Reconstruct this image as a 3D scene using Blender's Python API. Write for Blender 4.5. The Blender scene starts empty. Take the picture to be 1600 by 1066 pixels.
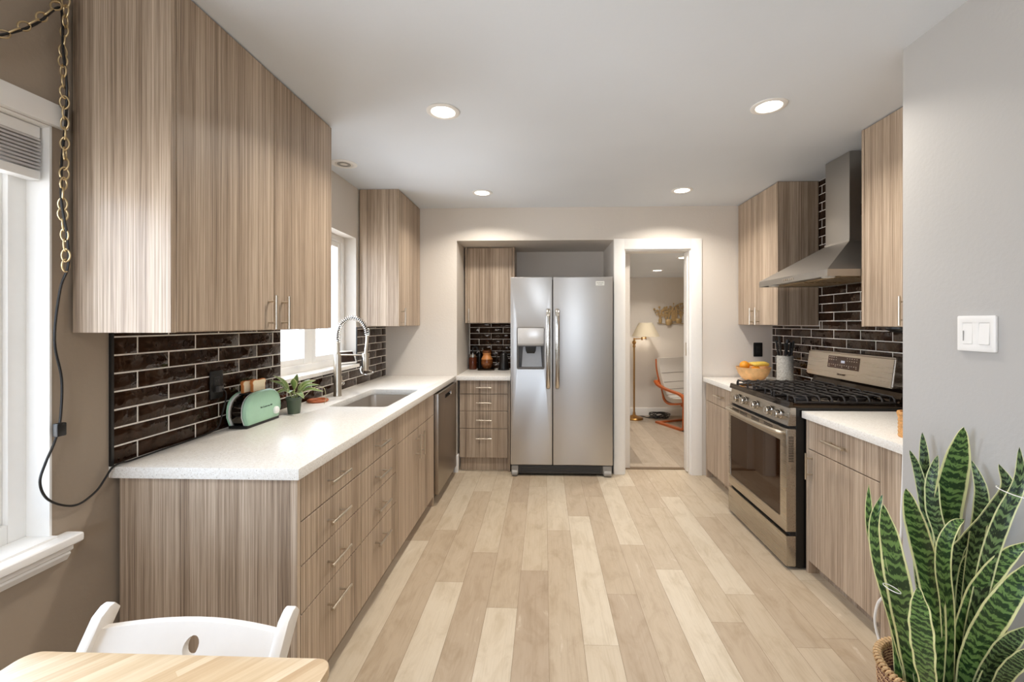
import bpy, bmesh, math, random
from mathutils import Vector, Matrix, noise as mnoise

SC = bpy.context.scene
COL = SC.collection
PI = math.pi
random.seed(7)

# ------------------------------------------------------------------ camera, sky, exposure
cam_data = bpy.data.cameras.new('camera')
cam_data.sensor_width = 36.0
cam_data.lens = 36.0 * 671.2254 / 1600.0
cam_data.shift_x = (800 - 829.0) / 1600.0
cam_data.shift_y = -(533 - 504.8) / 1600.0
cam_data.clip_start = 0.02
cam = bpy.data.objects.new('camera', cam_data)
cam.location = (0, 0, 1.37)
cam.rotation_euler = (PI / 2, 0, math.radians(1.8994))
COL.objects.link(cam)
SC.camera = cam

SC.view_settings.view_transform = 'Standard'
SC.view_settings.look = 'None'
SC.view_settings.gamma = 1.0
SC.view_settings.use_curve_mapping = False
SC.view_settings.exposure = 0.0
SC.cycles.use_denoising = True
SC.cycles.max_bounces = 10
SC.cycles.diffuse_bounces = 6
SC.cycles.glossy_bounces = 5
SC.cycles.sample_clamp_indirect = 6.0
SC.cycles.caustics_reflective = False
SC.cycles.caustics_refractive = False

SKY_STRENGTH = 14.5
w = bpy.data.worlds.new('overcast_sky')
SC.world = w
w.use_nodes = True
nt = w.node_tree
nt.nodes.clear()
wo = nt.nodes.new('ShaderNodeOutputWorld')
bg = nt.nodes.new('ShaderNodeBackground')
tc = nt.nodes.new('ShaderNodeTexCoord')
sp = nt.nodes.new('ShaderNodeSeparateXYZ')
cr = nt.nodes.new('ShaderNodeValToRGB')
cr.color_ramp.elements[0].position = 0.44
cr.color_ramp.elements[0].color = (0.92, 0.94, 0.97, 1)
cr.color_ramp.elements[1].position = 0.56
cr.color_ramp.elements[1].color = (0.66, 0.80, 1.0, 1)
mr = nt.nodes.new('ShaderNodeMapRange')
mr.inputs[1].default_value = -1
mr.inputs[2].default_value = 1
nt.links.new(tc.outputs['Generated'], sp.inputs[0])
nt.links.new(sp.outputs[2], mr.inputs[0])
nt.links.new(mr.outputs[0], cr.inputs[0])
nt.links.new(cr.outputs[0], bg.inputs[0])
bg.inputs[1].default_value = SKY_STRENGTH
nt.links.new(bg.outputs[0], wo.inputs[0])


def portal(name, loc, rot, sx, sy):
    d = bpy.data.lights.new(name, 'AREA')
    d.shape = 'RECTANGLE'
    d.size, d.size_y = sx, sy
    d.cycles.is_portal = True
    o = bpy.data.objects.new(name, d)
    o.location = loc
    o.rotation_euler = rot
    COL.objects.link(o)


# sky light comes in through three windows, the one behind the viewer added; each gets a portal
portal('window_daylight', (-1.66, 0.676, 1.33), (0, -PI / 2, 0), 1.3, 1.15)
portal('sink_window_daylight', (-1.66, 2.82, 1.56), (0, -PI / 2, 0), 1.0, 1.0)
portal('added_window_daylight', (0.1, -2.68, 1.5), (PI / 2, 0, 0), 1.4, 1.2)

# ------------------------------------------------------------------ dimensions of the room (metres)
XL, XR, XW, YB, ZC = -1.47, 2.04, 1.382, 3.92, 2.425
ZK, TK = 0.885, 0.038          # worktop top and thickness
XF = -0.832                    # fronts of the sink run
XG = 1.44                      # fronts of the stove run


# ------------------------------------------------------------------ colours and materials
def lin(r, g, b):
    f = lambda c: (c / 255 / 12.92) if c / 255 <= 0.04045 else ((c / 255 + 0.055) / 1.055) ** 2.4
    return (f(r), f(g), f(b), 1)


class NT:
    """small wrapper for building node trees"""
    def __init__(s, name):
        s.m = bpy.data.materials.new(name)
        s.m.use_nodes = True
        s.t = s.m.node_tree
        s.b = s.t.nodes['Principled BSDF']

    def n(s, kind, **kw):
        o = s.t.nodes.new('ShaderNode' + kind)
        for k, v in kw.items():
            setattr(o, k, v)
        return o

    def l(s, a, b):
        s.t.links.new(a, b)

    def coords(s, out='Object', scale=(1, 1, 1), loc=(0, 0, 0), rot=(0, 0, 0)):
        c = s.n('TexCoord')
        m = s.n('Mapping')
        m.inputs['Scale'].default_value = scale
        m.inputs['Location'].default_value = loc
        m.inputs['Rotation'].default_value = rot
        s.l(c.outputs[out], m.inputs[0])
        return m.outputs[0]

    def noise(s, vec, scale, detail=4, rough=0.55, dist=0.0):
        o = s.n('TexNoise')
        o.inputs['Scale'].default_value = scale
        o.inputs['Detail'].default_value = detail
        o.inputs['Roughness'].default_value = rough
        o.inputs['Distortion'].default_value = dist
        if vec is not None:
            s.l(vec, o.inputs['Vector'])
        return o.outputs['Fac']

    def ramp(s, fac, stops, interp='LINEAR'):
        o = s.n('ValToRGB')
        e = o.color_ramp.elements
        o.color_ramp.interpolation = interp
        while len(e) < len(stops):
            e.new(0.5)
        for i, (p, c) in enumerate(stops):
            e[i].position = p
            e[i].color = c
        s.l(fac, o.inputs[0])
        return o.outputs[0]

    def math(s, op, a, b=None, c=None):
        o = s.n('Math', operation=op)
        for i, v in enumerate((a, b, c)):
            if v is None:
                continue
            if isinstance(v, (int, float)):
                o.inputs[i].default_value = v
            else:
                s.l(v, o.inputs[i])
        return o.outputs[0]

    def mix(s, fac, a, b, blend='MIX'):
        o = s.n('Mix', data_type='RGBA', blend_type=blend)
        for i, v in ((0, fac), (6, a), (7, b)):
            if isinstance(v, (int, float)):
                o.inputs[i].default_value = v
            elif isinstance(v, tuple):
                o.inputs[i].default_value = v
            else:
                s.l(v, o.inputs[i])
        return o.outputs[2]

    def bump(s, h, strength=0.2, dist=0.01):
        o = s.n('Bump')
        o.inputs['Strength'].default_value = strength
        o.inputs['Distance'].default_value = dist
        s.l(h, o.inputs['Height'])
        s.l(o.outputs[0], s.b.inputs['Normal'])

    def set(s, **kw):
        names = dict(rough='Roughness', metal='Metallic', spec='Specular IOR Level', col='Base Color',
                     coat='Coat Weight', coatr='Coat Roughness', aniso='Anisotropic', alpha='Alpha',
                     tint='Specular Tint', sss='Subsurface Weight', trans='Transmission Weight', ior='IOR', sheen='Sheen Weight')
        for k, v in kw.items():
            i = s.b.inputs[names[k]]
            if hasattr(v, 'links') or hasattr(v, 'is_linked'):
                s.l(v, i)
            else:
                i.default_value = v
        return s


def plain(name, rgb, rough=0.5, metal=0.0, var=0.05, scale=30, bump=0.0, **kw):
    t = NT(name)
    v = t.coords()
    f = t.noise(v, scale, 3)
    c = lin(*rgb)
    dk = tuple(x * (1 - var) for x in c[:3]) + (1,)
    lt = tuple(min(1, x * (1 + var)) for x in c[:3]) + (1,)
    t.set(col=t.ramp(f, [(0.3, dk), (0.7, lt)]), rough=rough, metal=metal, **kw)
    if bump:
        t.bump(f, bump, 0.004)
    return t.m


def wall_paint(name, rgb, bump=0.25, scale=90):
    t = NT(name)
    v = t.coords()
    f = t.noise(v, scale, 3, 0.6)
    g = t.noise(v, 1.3, 2)
    c = lin(*rgb)
    t.set(col=t.ramp(g, [(0.3, tuple(x * 0.97 for x in c[:3]) + (1,)), (0.7, tuple(min(1, x * 1.02) for x in c[:3]) + (1,))]),
          rough=0.55, spec=0.3)
    t.bump(f, bump, 0.003)
    return t.m


def laminate():
    t = NT('wood_grain_laminate')
    a = t.noise(t.coords(scale=(17, 17, 0.14)), 1.0, 5, 0.62)
    b = t.noise(t.coords(scale=(130, 130, 0.4), loc=(3, 7, 1)), 1.0, 4, 0.7)
    c = t.noise(t.coords(scale=(420, 420, 3), loc=(1, 2, 5)), 1.0, 3, 0.7)
    v = t.math('ADD', t.math('MULTIPLY', a, 0.26), t.math('ADD', t.math('MULTIPLY', b, 0.36), t.math('MULTIPLY', c, 0.38)))
    col = t.ramp(v, [(0.395, lin(112, 95, 80)), (0.455, lin(152, 132, 112)), (0.515, lin(178, 158, 137)), (0.59, lin(208, 190, 169))])
    t.set(col=col, rough=0.42, spec=0.4)
    t.bump(c, 0.12, 0.002)
    return t.m


def quartz():
    t = NT('speckled_white_quartz')
    v = t.coords()
    a = t.noise(v, 120, 4, 0.7)
    b = t.noise(v, 260, 3, 0.7)
    vo = t.n('TexVoronoi')
    vo.inputs['Scale'].default_value = 190
    t.l(v, vo.inputs['Vector'])
    base = t.ramp(a, [(0.35, lin(226, 221, 212)), (0.6, lin(240, 237, 231))])
    fl = t.ramp(b, [(0.33, (1, 1, 1, 1)), (0.37, (0, 0, 0, 1))])
    col = t.mix(fl, base, lin(140, 128, 112))
    dots = t.ramp(vo.outputs['Distance'], [(0.16, (1, 1, 1, 1)), (0.22, (0, 0, 0, 1))])
    sel = t.math('GREATER_THAN', t.noise(v, 37, 2), 0.56)
    col = t.mix(t.math('MULTIPLY', dots, sel), col, lin(176, 168, 158))
    t.set(col=col, rough=0.28, spec=0.2)
    return t.m


def tile_glaze():
    t = NT('dark_brown_tile_glaze')
    v = t.coords()
    f = t.noise(v, 13, 2, 0.5, 0.8)
    g = t.noise(v, 34, 2, 0.5)
    t.set(col=t.ramp(g, [(0.3, lin(34, 20, 12)), (0.7, lin(46, 28, 17))]), rough=0.05, spec=0.32, tint=(1.0, 0.80, 0.64, 1))
    t.bump(t.math('ADD', f, t.math('MULTIPLY', g, 0.2)), 0.28, 0.016)
    return t.m


def floor_planks(name, tones, along='Y', width=0.1488, x0=-0.578, length=1.22, use_attr=False, rough=0.42, seed=0.0):
    t = NT(name)
    tcn = t.n('TexCoord')
    s = t.n('SeparateXYZ')
    t.l(tcn.outputs['Object'], s.inputs[0])
    X, Y = (s.outputs[0], s.outputs[1]) if along == 'Y' else (s.outputs[1], s.outputs[0])
    if use_attr:
        at = t.n('Attribute', attribute_name='plank_tone')
        tone = at.outputs['Fac']
        idv = t.math('MULTIPLY', tone, 91.7)
    else:
        cx = t.math('DIVIDE', t.math('SUBTRACT', X, x0), width)
        col = t.math('FLOOR', cx)
        wn = t.n('TexWhiteNoise', noise_dimensions='1D')
        t.l(t.math('ADD', col, seed), wn.inputs['W'])
        cy = t.math('ADD', t.math('DIVIDE', Y, length), wn.outputs['Value'])
        row = t.math('FLOOR', cy)
        wn2 = t.n('TexWhiteNoise', noise_dimensions='2D')
        cb = t.n('CombineXYZ')
        t.l(col, cb.inputs[0])
        t.l(row, cb.inputs[1])
        t.l(cb.outputs[0], wn2.inputs['Vector'])
        tone = wn2.outputs['Value']
        idv = t.math('MULTIPLY', tone, 91.7)
    off = t.n('CombineXYZ')
    t.l(t.math('ADD', X, idv), off.inputs[0])
    t.l(t.math('ADD', Y, idv), off.inputs[1])
    m1 = t.n('Mapping')
    m1.inputs['Scale'].default_value = (34, 1.6, 1)
    t.l(off.outputs[0], m1.inputs[0])
    m2 = t.n('Mapping')
    m2.inputs['Scale'].default_value = (11, 4.5, 1)
    t.l(off.outputs[0], m2.inputs[0])
    m3 = t.n('Mapping')
    m3.inputs['Scale'].default_value = (150, 6, 1)
    t.l(off.outputs[0], m3.inputs[0])
    g1 = t.noise(m1.outputs[0], 1, 5, 0.6)
    g2 = t.noise(m2.outputs[0], 1, 6, 0.65, 0.8)
    g3 = t.noise(m3.outputs[0], 1, 3, 0.6)
    base = t.ramp(tone, tones)
    grain = t.math('ADD', t.math('MULTIPLY', g1, 0.5), t.math('MULTIPLY', g3, 0.5))
    base = t.mix(0.75, base, t.ramp(grain, [(0.3, (0.78, 0.75, 0.71, 1)), (0.5, (0.97, 0.965, 0.96, 1)), (0.72, (1.0, 1.0, 1.0, 1))]), 'MULTIPLY')
    base = t.mix(0.8, base, t.ramp(g2, [(0.32, (0.80, 0.76, 0.70, 1)), (0.52, (0.98, 0.97, 0.96, 1)), (0.66, (1, 1, 1, 1))]), 'MULTIPLY')
    pale = t.ramp(g2, [(0.64, (0, 0, 0, 1)), (0.74, (1, 1, 1, 1))])
    base = t.mix(t.math('MULTIPLY', pale, 0.5), base, lin(216, 204, 186))
    if not use_attr:
        fx = t.math('FRACT', cx)
        ex = t.math('MINIMUM', fx, t.math('SUBTRACT', 1.0, fx))
        fy = t.math('FRACT', cy)
        ey = t.math('MINIMUM', fy, t.math('SUBTRACT', 1.0, fy))
        seam = t.math('MAXIMUM', t.math('LESS_THAN', ex, 0.006), t.math('LESS_THAN', ey, 0.001))
        base = t.mix(t.math('MULTIPLY', seam, 0.5), base, lin(110, 88, 66))
    t.set(col=base, rough=rough, spec=0.35)
    t.bump(grain, 0.05, 0.002)
    return t.m


def steel(name='brushed_stainless_steel', rgb=(176, 172, 166), rough=0.30, stretch=(2, 2, 240), bump=0.02):
    t = NT(name)
    f = t.noise(t.coords(scale=stretch), 1.0, 3, 0.6)
    c = lin(*rgb)
    t.set(col=t.ramp(f, [(0.3, tuple(x * 0.99 for x in c[:3]) + (1,)), (0.7, c)]), metal=1.0,
          rough=t.math('ADD', t.math('MULTIPLY', f, 0.06), rough - 0.03))
    t.bump(f, bump, 0.001)
    return t.m


def emission(name, rgb, strength):
    t = NT(name)
    e = t.n('Emission')
    e.inputs[0].default_value = lin(*rgb)
    e.inputs[1].default_value = strength
    t.l(e.outputs[0], t.t.nodes['Material Output'].inputs[0])
    return t.m


def thin_glass(name='window_glass', tint=(1, 1, 1, 1), fac=0.07):
    t = NT(name)
    tr = t.n('BsdfTransparent')
    tr.inputs[0].default_value = tint
    gl = t.n('BsdfGlossy')
    gl.inputs['Roughness'].default_value = 0.02
    lw = t.n('LayerWeight')
    lw.inputs[0].default_value = 0.25
    mx = t.n('MixShader')
    t.l(t.math('ADD', t.math('MULTIPLY', lw.outputs['Fresnel'], 0.6), fac), mx.inputs[0])
    t.l(tr.outputs[0], mx.inputs[1])
    t.l(gl.outputs[0], mx.inputs[2])
    t.l(mx.outputs[0], t.t.nodes['Material Output'].inputs[0])
    return t.m


def leaf_mat(name, dark, mid, edge, band=True):
    t = NT(name)
    uv = t.n('UVMap')
    s = t.n('SeparateXYZ')
    t.l(uv.outputs[0], s.inputs[0])
    U, V = s.outputs[0], s.outputs[1]
    e = t.math('ABSOLUTE', t.math('SUBTRACT', t.math('MULTIPLY', U, 2.0), 1.0))
    wob = t.noise(t.coords(scale=(60, 60, 60)), 1.0, 3)
    m1 = t.n('Mapping')
    m1.inputs['Scale'].default_value = (1.6, 1.0, 1)
    cb = t.n('CombineXYZ')
    t.l(e, cb.inputs[0])
    t.l(t.math('ADD', t.math('MULTIPLY', V, 27.0), t.math('MULTIPLY', e, -1.1)), cb.inputs[1])
    t.l(U, cb.inputs[2])
    t.l(cb.outputs[0], m1.inputs[0])
    bn = t.noise(m1.outputs[0], 1.0, 5, 0.62, 0.5)
    fine = t.noise(m1.outputs[0], 3.2, 3, 0.6, 0.5)
    wv = t.math('SINE', t.math('ADD', t.math('MULTIPLY', V, 150.0), t.math('ADD', t.math('MULTIPLY', bn, 16.0), t.math('MULTIPLY', e, -3.0))))
    bn = t.math('ADD', t.math('MULTIPLY', t.math('ADD', t.math('MULTIPLY', wv, 0.5), 0.5), 0.42), t.math('ADD', t.math('MULTIPLY', bn, 0.30), t.math('MULTIPLY', fine, 0.28)))
    col = t.ramp(bn, [(0.40, dark), (0.50, tuple(x * 0.6 + y * 0.4 for x, y in zip(dark, mid))), (0.62, mid)])
    ed = t.math('ADD', e, t.math('MULTIPLY', t.math('SUBTRACT', wob, 0.5), 0.12))
    em = t.ramp(ed, [(0.80, (0, 0, 0, 1)), (0.86, (1, 1, 1, 1))])
    t.set(col=t.mix(em, col, edge), rough=0.38, spec=0.4)
    return t.m


M = {}
M['lam'] = laminate()
M['quartz'] = quartz()
M['tile'] = tile_glaze()
M['grout'] = plain('pale_grout', (228, 222, 213), 0.85, bump=0.1)
M['wallk'] = wall_paint('off_white_wall_paint', (222, 215, 206), 0.35, 70)
M['wallt'] = wall_paint('backlit_shaded_taupe_paint', (160, 145, 128), 0.2, 70)  # taupe darkened: the left wall's backlit shade is mixed into the colour
M['wallg'] = wall_paint('light_grey_wall_paint', (186, 184, 181), 0.2, 70)
M['ceil'] = wall_paint('ceiling_paint', (225, 231, 238), 0.2, 60)
M['trim'] = plain('white_trim_paint', (240, 238, 234), 0.35, var=0.01)
M['white'] = plain('white_plastic', (240, 239, 236), 0.3, var=0.01)
M['steel'] = steel()
M['steelh'] = steel('brushed_steel_hood', (176, 172, 166), 0.42, (3, 240, 240))
M['chrome'] = plain('polished_nickel', (205, 200, 192), 0.16, 1.0, var=0.02)
M['nickel'] = plain('satin_nickel', (206, 196, 180), 0.28, 1.0, var=0.02)
M['black'] = plain('black_plastic', (18, 17, 16), 0.35, var=0.1)
M['iron'] = plain('matte_cast_iron', (38, 34, 32), 0.5, var=0.1)
M['gloss_black'] = plain('black_enamel', (20, 14, 10), 0.08, var=0.1, tint=(1.0, 0.76, 0.54, 1))
M['dark'] = plain('dark_gap', (22, 18, 15), 0.8)
M['grey'] = plain('grey_painted_steel', (150, 146, 140), 0.4, var=0.03)
M['oveng'] = plain('dark_oven_glass', (40, 22, 10), 0.04, var=0.1, spec=0.35, tint=(1.0, 0.62, 0.36, 1))
M['glass'] = thin_glass()
M['floor'] = floor_planks('pale_oak_planks', [(0.0, lin(170, 152, 131)), (0.3, lin(181, 164, 142)), (0.6, lin(192, 177, 155)), (1.0, lin(207, 195, 175))], use_attr=True)
M['floor2'] = floor_planks('grey_oak_planks', [(0.0, lin(146, 134, 120)), (0.5, lin(166, 153, 137)), (1.0, lin(184, 171, 154))], x0=0.1, width=0.17, seed=31)
M['bamboo'] = None
M['warm_light'] = emission('lit_diffuser', (255, 244, 226), 9.0)
M['cord'] = plain('black_rubber_cord', (20, 18, 17), 0.4)
M['brass'] = plain('antique_brass', (172, 132, 78), 0.3, 1.0, var=0.08)
M['gold'] = plain('gilded_chain_metal', (224, 202, 158), 0.30, 1.0, var=0.05)


def bamboo():
    t = NT('bamboo_strips')
    v = t.coords(rot=(0, 0, math.radians(-52)))
    s = t.n('SeparateXYZ')
    t.l(v, s.inputs[0])
    col = t.math('FLOOR', t.math('DIVIDE', s.outputs[1], 0.018))
    wn = t.n('TexWhiteNoise', noise_dimensions='1D')
    t.l(col, wn.inputs['W'])
    cy = t.math('ADD', t.math('DIVIDE', s.outputs[0], 0.55), wn.outputs['Value'])
    wn2 = t.n('TexWhiteNoise', noise_dimensions='2D')
    cb = t.n('CombineXYZ')
    t.l(col, cb.inputs[0])
    t.l(t.math('FLOOR', cy), cb.inputs[1])
    t.l(cb.outputs[0], wn2.inputs['Vector'])
    g = t.noise(t.coords(rot=(0, 0, math.radians(-52)), scale=(1, 1, 1)), 1.0)
    mp = t.n('Mapping')
    mp.inputs['Scale'].default_value = (7, 160, 1)
    t.l(v, mp.inputs[0])
    g = t.noise(mp.outputs[0], 1.0, 4, 0.6)
    c = t.ramp(wn2.outputs['Value'], [(0, lin(188, 158, 122)), (0.5, lin(206, 182, 148)), (1, lin(218, 198, 168))])
    c = t.mix(0.6, c, t.ramp(g, [(0.3, (0.80, 0.74, 0.66, 1)), (0.6, (1, 1, 1, 1))]), 'MULTIPLY')
    t.set(col=c, rough=0.35)
    return t.m


M['bamboo'] = bamboo()

# ------------------------------------------------------------------ mesh helpers (all coordinates are world metres)
ORG = {}


def new():
    return bmesh.new()


def box(bm, lo, hi, bev=0.0, seg=2):
    r = bmesh.ops.create_cube(bm, size=1.0)
    vs = r['verts']
    for v in vs:
        v.co = Vector([lo[i] + (v.co[i] + 0.5) * (hi[i] - lo[i]) for i in range(3)])
    if bev > 0:
        es = list({e for v in vs for e in v.link_edges})
        bmesh.ops.bevel(bm, geom=es, offset=bev, segments=seg, profile=0.6, affect='EDGES', clamp_overlap=True)


def quad(bm, pts):
    return bm.faces.new([bm.verts.new(p) for p in pts])


def hexa(bm, b, t):
    """solid from a bottom loop and a top loop of equal length"""
    n = len(b)
    vb = [bm.verts.new(p) for p in b]
    vt = [bm.verts.new(p) for p in t]
    bm.faces.new(vb[::-1])
    bm.faces.new(vt)
    for i in range(n):
        j = (i + 1) % n
        bm.faces.new((vb[i], vb[j], vt[j], vt[i]))


def frames(pts, closed=False):
    n = len(pts)
    T = []
    for i in range(n):
        a = pts[(i - 1) % n] if closed or i > 0 else pts[i]
        b = pts[(i + 1) % n] if closed or i < n - 1 else pts[i]
        T.append((b - a).normalized())
    u = T[0].cross(Vector((0, 0, 1)))
    if u.length < 1e-3:
        u = T[0].cross(Vector((1, 0, 0)))
    u.normalize()
    out = []
    for i in range(n):
        u = (u - T[i] * u.dot(T[i]))
        u.normalize()
        out.append((u.copy(), T[i].cross(u)))
    return out


def tube(bm, pts, r, n=10, closed=False, caps=True, flat=1.0):
    pts = [Vector(p) for p in pts]
    fr = frames(pts, closed)
    rings = []
    for i, p in enumerate(pts):
        ri = r[i] if isinstance(r, (list, tuple)) else r
        u, v = fr[i]
        rings.append([bm.verts.new(p + u * math.cos(2 * PI * k / n) * ri + v * math.sin(2 * PI * k / n) * ri * flat) for k in range(n)])
    m = len(rings)
    for i in range(m if closed else m - 1):
        a, b = rings[i], rings[(i + 1) % m]
        for k in range(n):
            bm.faces.new((a[k], a[(k + 1) % n], b[(k + 1) % n], b[k]))
    if caps and not closed:
        bm.faces.new(rings[0][::-1])
        bm.faces.new(rings[-1])


def cyl(bm, a, b, r0, r1=None, n=24):
    tube(bm, [a, b], [r0, r0 if r1 is None else r1], n)


def lathe(bm, prof, c=(0, 0, 0), n=32, axis='z', closed=False):
    rings = []
    for r, z in prof:
        ring = []
        if r < 1e-6:
            p = {'z': (0, 0, z), 'x': (z, 0, 0), 'y': (0, z, 0)}[axis]
            ring = [bm.verts.new(Vector(c) + Vector(p))]
        else:
            for k in range(n):
                a = 2 * PI * k / n
                p = {'z': (r * math.cos(a), r * math.sin(a), z), 'x': (z, r * math.cos(a), r * math.sin(a)),
                     'y': (r * math.sin(a), z, r * math.cos(a))}[axis]
                ring.append(bm.verts.new(Vector(c) + Vector(p)))
        rings.append(ring)
    pairs = list(zip(rings[:-1], rings[1:]))
    if closed:
        pairs.append((rings[-1], rings[0]))
    for a, b in pairs:
        if len(a) == 1 and len(b) == 1:
            continue
        for k in range(n):
            if len(a) == 1:
                bm.faces.new((a[0], b[(k + 1) % n], b[k]))
            elif len(b) == 1:
                bm.faces.new((a[k], a[(k + 1) % n], b[0]))
            else:
                bm.faces.new((a[k], a[(k + 1) % n], b[(k + 1) % n], b[k]))
    if not closed:
        if len(rings[0]) > 1:
            bm.faces.new(rings[0][::-1])
        if len(rings[-1]) > 1:
            bm.faces.new(rings[-1])


def plate(bm, outline, holes, fn, t, bev=0.0):
    """flat plate with holes: fn maps (a, b, depth) to a point, depth runs 0..t"""
    tmp = bmesh.new()
    es = []
    for loop in [outline] + holes:
        vs = [tmp.verts.new((a, b, 0)) for a, b in loop]
        for i in range(len(vs)):
            es.append(tmp.edges.new((vs[i], vs[(i + 1) % len(vs)])))
    bmesh.ops.triangle_fill(tmp, edges=es, use_beauty=True, use_dissolve=False)
    r = bmesh.ops.extrude_face_region(tmp, geom=tmp.faces[:])
    for v in [g for g in r['geom'] if isinstance(g, bmesh.types.BMVert)]:
        v.co.z = t
    if bev:
        bmesh.ops.recalc_face_normals(tmp, faces=tmp.faces[:])
        ee = [e for e in tmp.edges if len(e.link_faces) == 2 and e.calc_face_angle() > 1.0]
        bmesh.ops.bevel(tmp, geom=ee, offset=bev, segments=2, affect='EDGES', profile=0.6)
    mp = {}
    for v in tmp.verts:
        mp[v] = bm.verts.new(fn(*v.co))
    for f in tmp.faces:
        bm.faces.new([mp[v] for v in f.verts])
    tmp.free()


def rrect(x0, x1, y0, y1, r, n=6):
    pts = []
    for cx, cy, a0 in ((x1 - r, y1 - r, 0), (x0 + r, y1 - r, PI / 2), (x0 + r, y0 + r, PI), (x1 - r, y0 + r, 1.5 * PI)):
        for k in range(n + 1):
            a = a0 + k * PI / 2 / n
            pts.append((cx + r * math.cos(a), cy + r * math.sin(a)))
    return pts


def loft(bm, loops, cap0=True, cap1=True):
    R = [[bm.verts.new(p) for p in lp] for lp in loops]
    n = len(R[0])
    for a, b in zip(R[:-1], R[1:]):
        for k in range(n):
            bm.faces.new((a[k], a[(k + 1) % n], b[(k + 1) % n], b[k]))
    if cap0:
        bm.faces.new(R[0][::-1])
    if cap1:
        bm.faces.new(R[-1])


def spline(pts, m=8):
    P = [Vector(p) for p in pts]
    P = [P[0] * 2 - P[1]] + P + [P[-1] * 2 - P[-2]]
    out = []
    for i in range(1, len(P) - 2):
        for k in range(m):
            t = k / m
            a, b, c, d = P[i - 1], P[i], P[i + 1], P[i + 2]
            out.append(0.5 * ((2 * b) + (c - a) * t + (2 * a - 5 * b + 4 * c - d) * t * t + (3 * b - a - 3 * c + d) * t ** 3))
    out.append(P[-2])
    return out


def link_mesh(name, bm, mat, parent=None, loc=None, angle=35, recalc=True):
    if recalc:
        bmesh.ops.recalc_face_normals(bm, faces=bm.faces[:])
    o0 = Vector(ORG[parent.name]) if parent else Vector(loc or (0, 0, 0))
    if o0.length:
        bmesh.ops.translate(bm, verts=bm.verts[:], vec=-o0)
    me = bpy.data.meshes.new(name)
    bm.to_mesh(me)
    bm.free()
    me.materials.append(mat)
    for p in me.polygons:
        p.use_smooth = True
    me.set_sharp_from_angle(angle=math.radians(angle))
    o = bpy.data.objects.new(name, me)
    COL.objects.link(o)
    if parent:
        o.parent = parent
        ORG[o.name] = tuple(o0)
    else:
        o.location = o0
        ORG[o.name] = tuple(o0)
    return o


def tag(o, label=None, cat=None, group=None, kind=None):
    if label:
        o['label'] = label
    if cat:
        o['category'] = cat
    if group:
        o['group'] = group
    if kind:
        o['kind'] = kind
    return o


def thing(name, label, cat, loc, group=None):
    o = bpy.data.objects.new(name, None)
    o.empty_display_size = 0.05
    o.location = loc
    COL.objects.link(o)
    ORG[o.name] = tuple(loc)
    return tag(o, label, cat, group)


def part(name, bm, mat, parent, label=None, **kw):
    o = link_mesh(name, bm, mat, parent, **kw)
    if label:
        o['label'] = label
    return o


def solo(name, bm, mat, label, cat, loc, group=None, **kw):
    return tag(link_mesh(name, bm, mat, None, loc, **kw), label, cat, group)


def struct(name, bm, mat, parent=None, **kw):
    o = link_mesh(name, bm, mat, parent, **kw)
    if not parent:
        o['kind'] = 'structure'
    return o


def bx(name, lo, hi, mat, parent, bev=0.0, label=None):
    bm = new()
    box(bm, lo, hi, bev)
    return part(name, bm, mat, parent, label)


def lettering(name, body, size, loc, rot, mat, parent, depth=0.0006):
    c = bpy.data.curves.new(name, 'FONT')
    c.body = body
    c.size = size
    c.align_x = 'CENTER'
    c.align_y = 'CENTER'
    c.extrude = depth
    tmp = bpy.data.objects.new(name, c)
    COL.objects.link(tmp)
    bpy.context.view_layer.update()
    me = bpy.data.meshes.new_from_object(tmp.evaluated_get(bpy.context.evaluated_depsgraph_get()))
    bpy.data.objects.remove(tmp)
    me.materials.clear()
    me.materials.append(mat)
    o = bpy.data.objects.new(name, me)
    COL.objects.link(o)
    o.parent = parent
    o.location = Vector(loc) - Vector(ORG[parent.name])
    o.rotation_euler = rot
    return o

# ------------------------------------------------------------------ floor (one mesh, every plank a quad with its own tone)
def plank_floor():
    bm = new()
    tl = bm.faces.layers.float.new('plank_tone')
    W, LN, x0 = 0.1488, 1.22, -0.578
    known = {-1: (2.82, 0.35, 0.75), 0: (2.257, 0.97, 0.42), 1: (2.552, 0.22, 0.7), 2: (2.06, 0.95, 0.38), 3: (2.374, 0.1, 0.62),
             4: (1.62, 0.45, 0.42), 5: (1.834, 0.72, 0.98), 6: (2.182, 0.16, 0.4), 7: (2.67, 0.4, 0.9), 8: (2.41, 0.96, 0.5),
             9: (1.993, 0.3, 0.55), 10: (2.2, 0.5, 0.85)}
    rnd = random.Random(5)
    for k in range(-7, 19):
        a, b = x0 + k * W + 0.0006, x0 + (k + 1) * W - 0.0006
        a, b = max(a, XL - 0.01), min(b, XR + 0.01)
        if b - a < 0.01:
            continue
        j, t0, t1 = known.get(k, (rnd.uniform(1.5, 2.7), rnd.uniform(0.2, 0.9), rnd.uniform(0.2, 0.9)))
        n0 = int(math.floor((-2.6 - j) / LN))
        y = j + n0 * LN
        while y < 4.6:
            i = round((y - j) / LN)
            tone = t1 if i == 0 else t0 if i == -1 else rnd.uniform(0.15, 0.85)
            lo, hi = max(y + 0.0005, -2.6), min(y + LN - 0.0005, 4.57 if b < 0.63 else 4.06)
            if hi > lo:
                f = quad(bm, [(a, lo, 0), (b, lo, 0), (b, hi, 0), (a, hi, 0)])
                f[tl] = tone
            y += LN
    return bm


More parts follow.
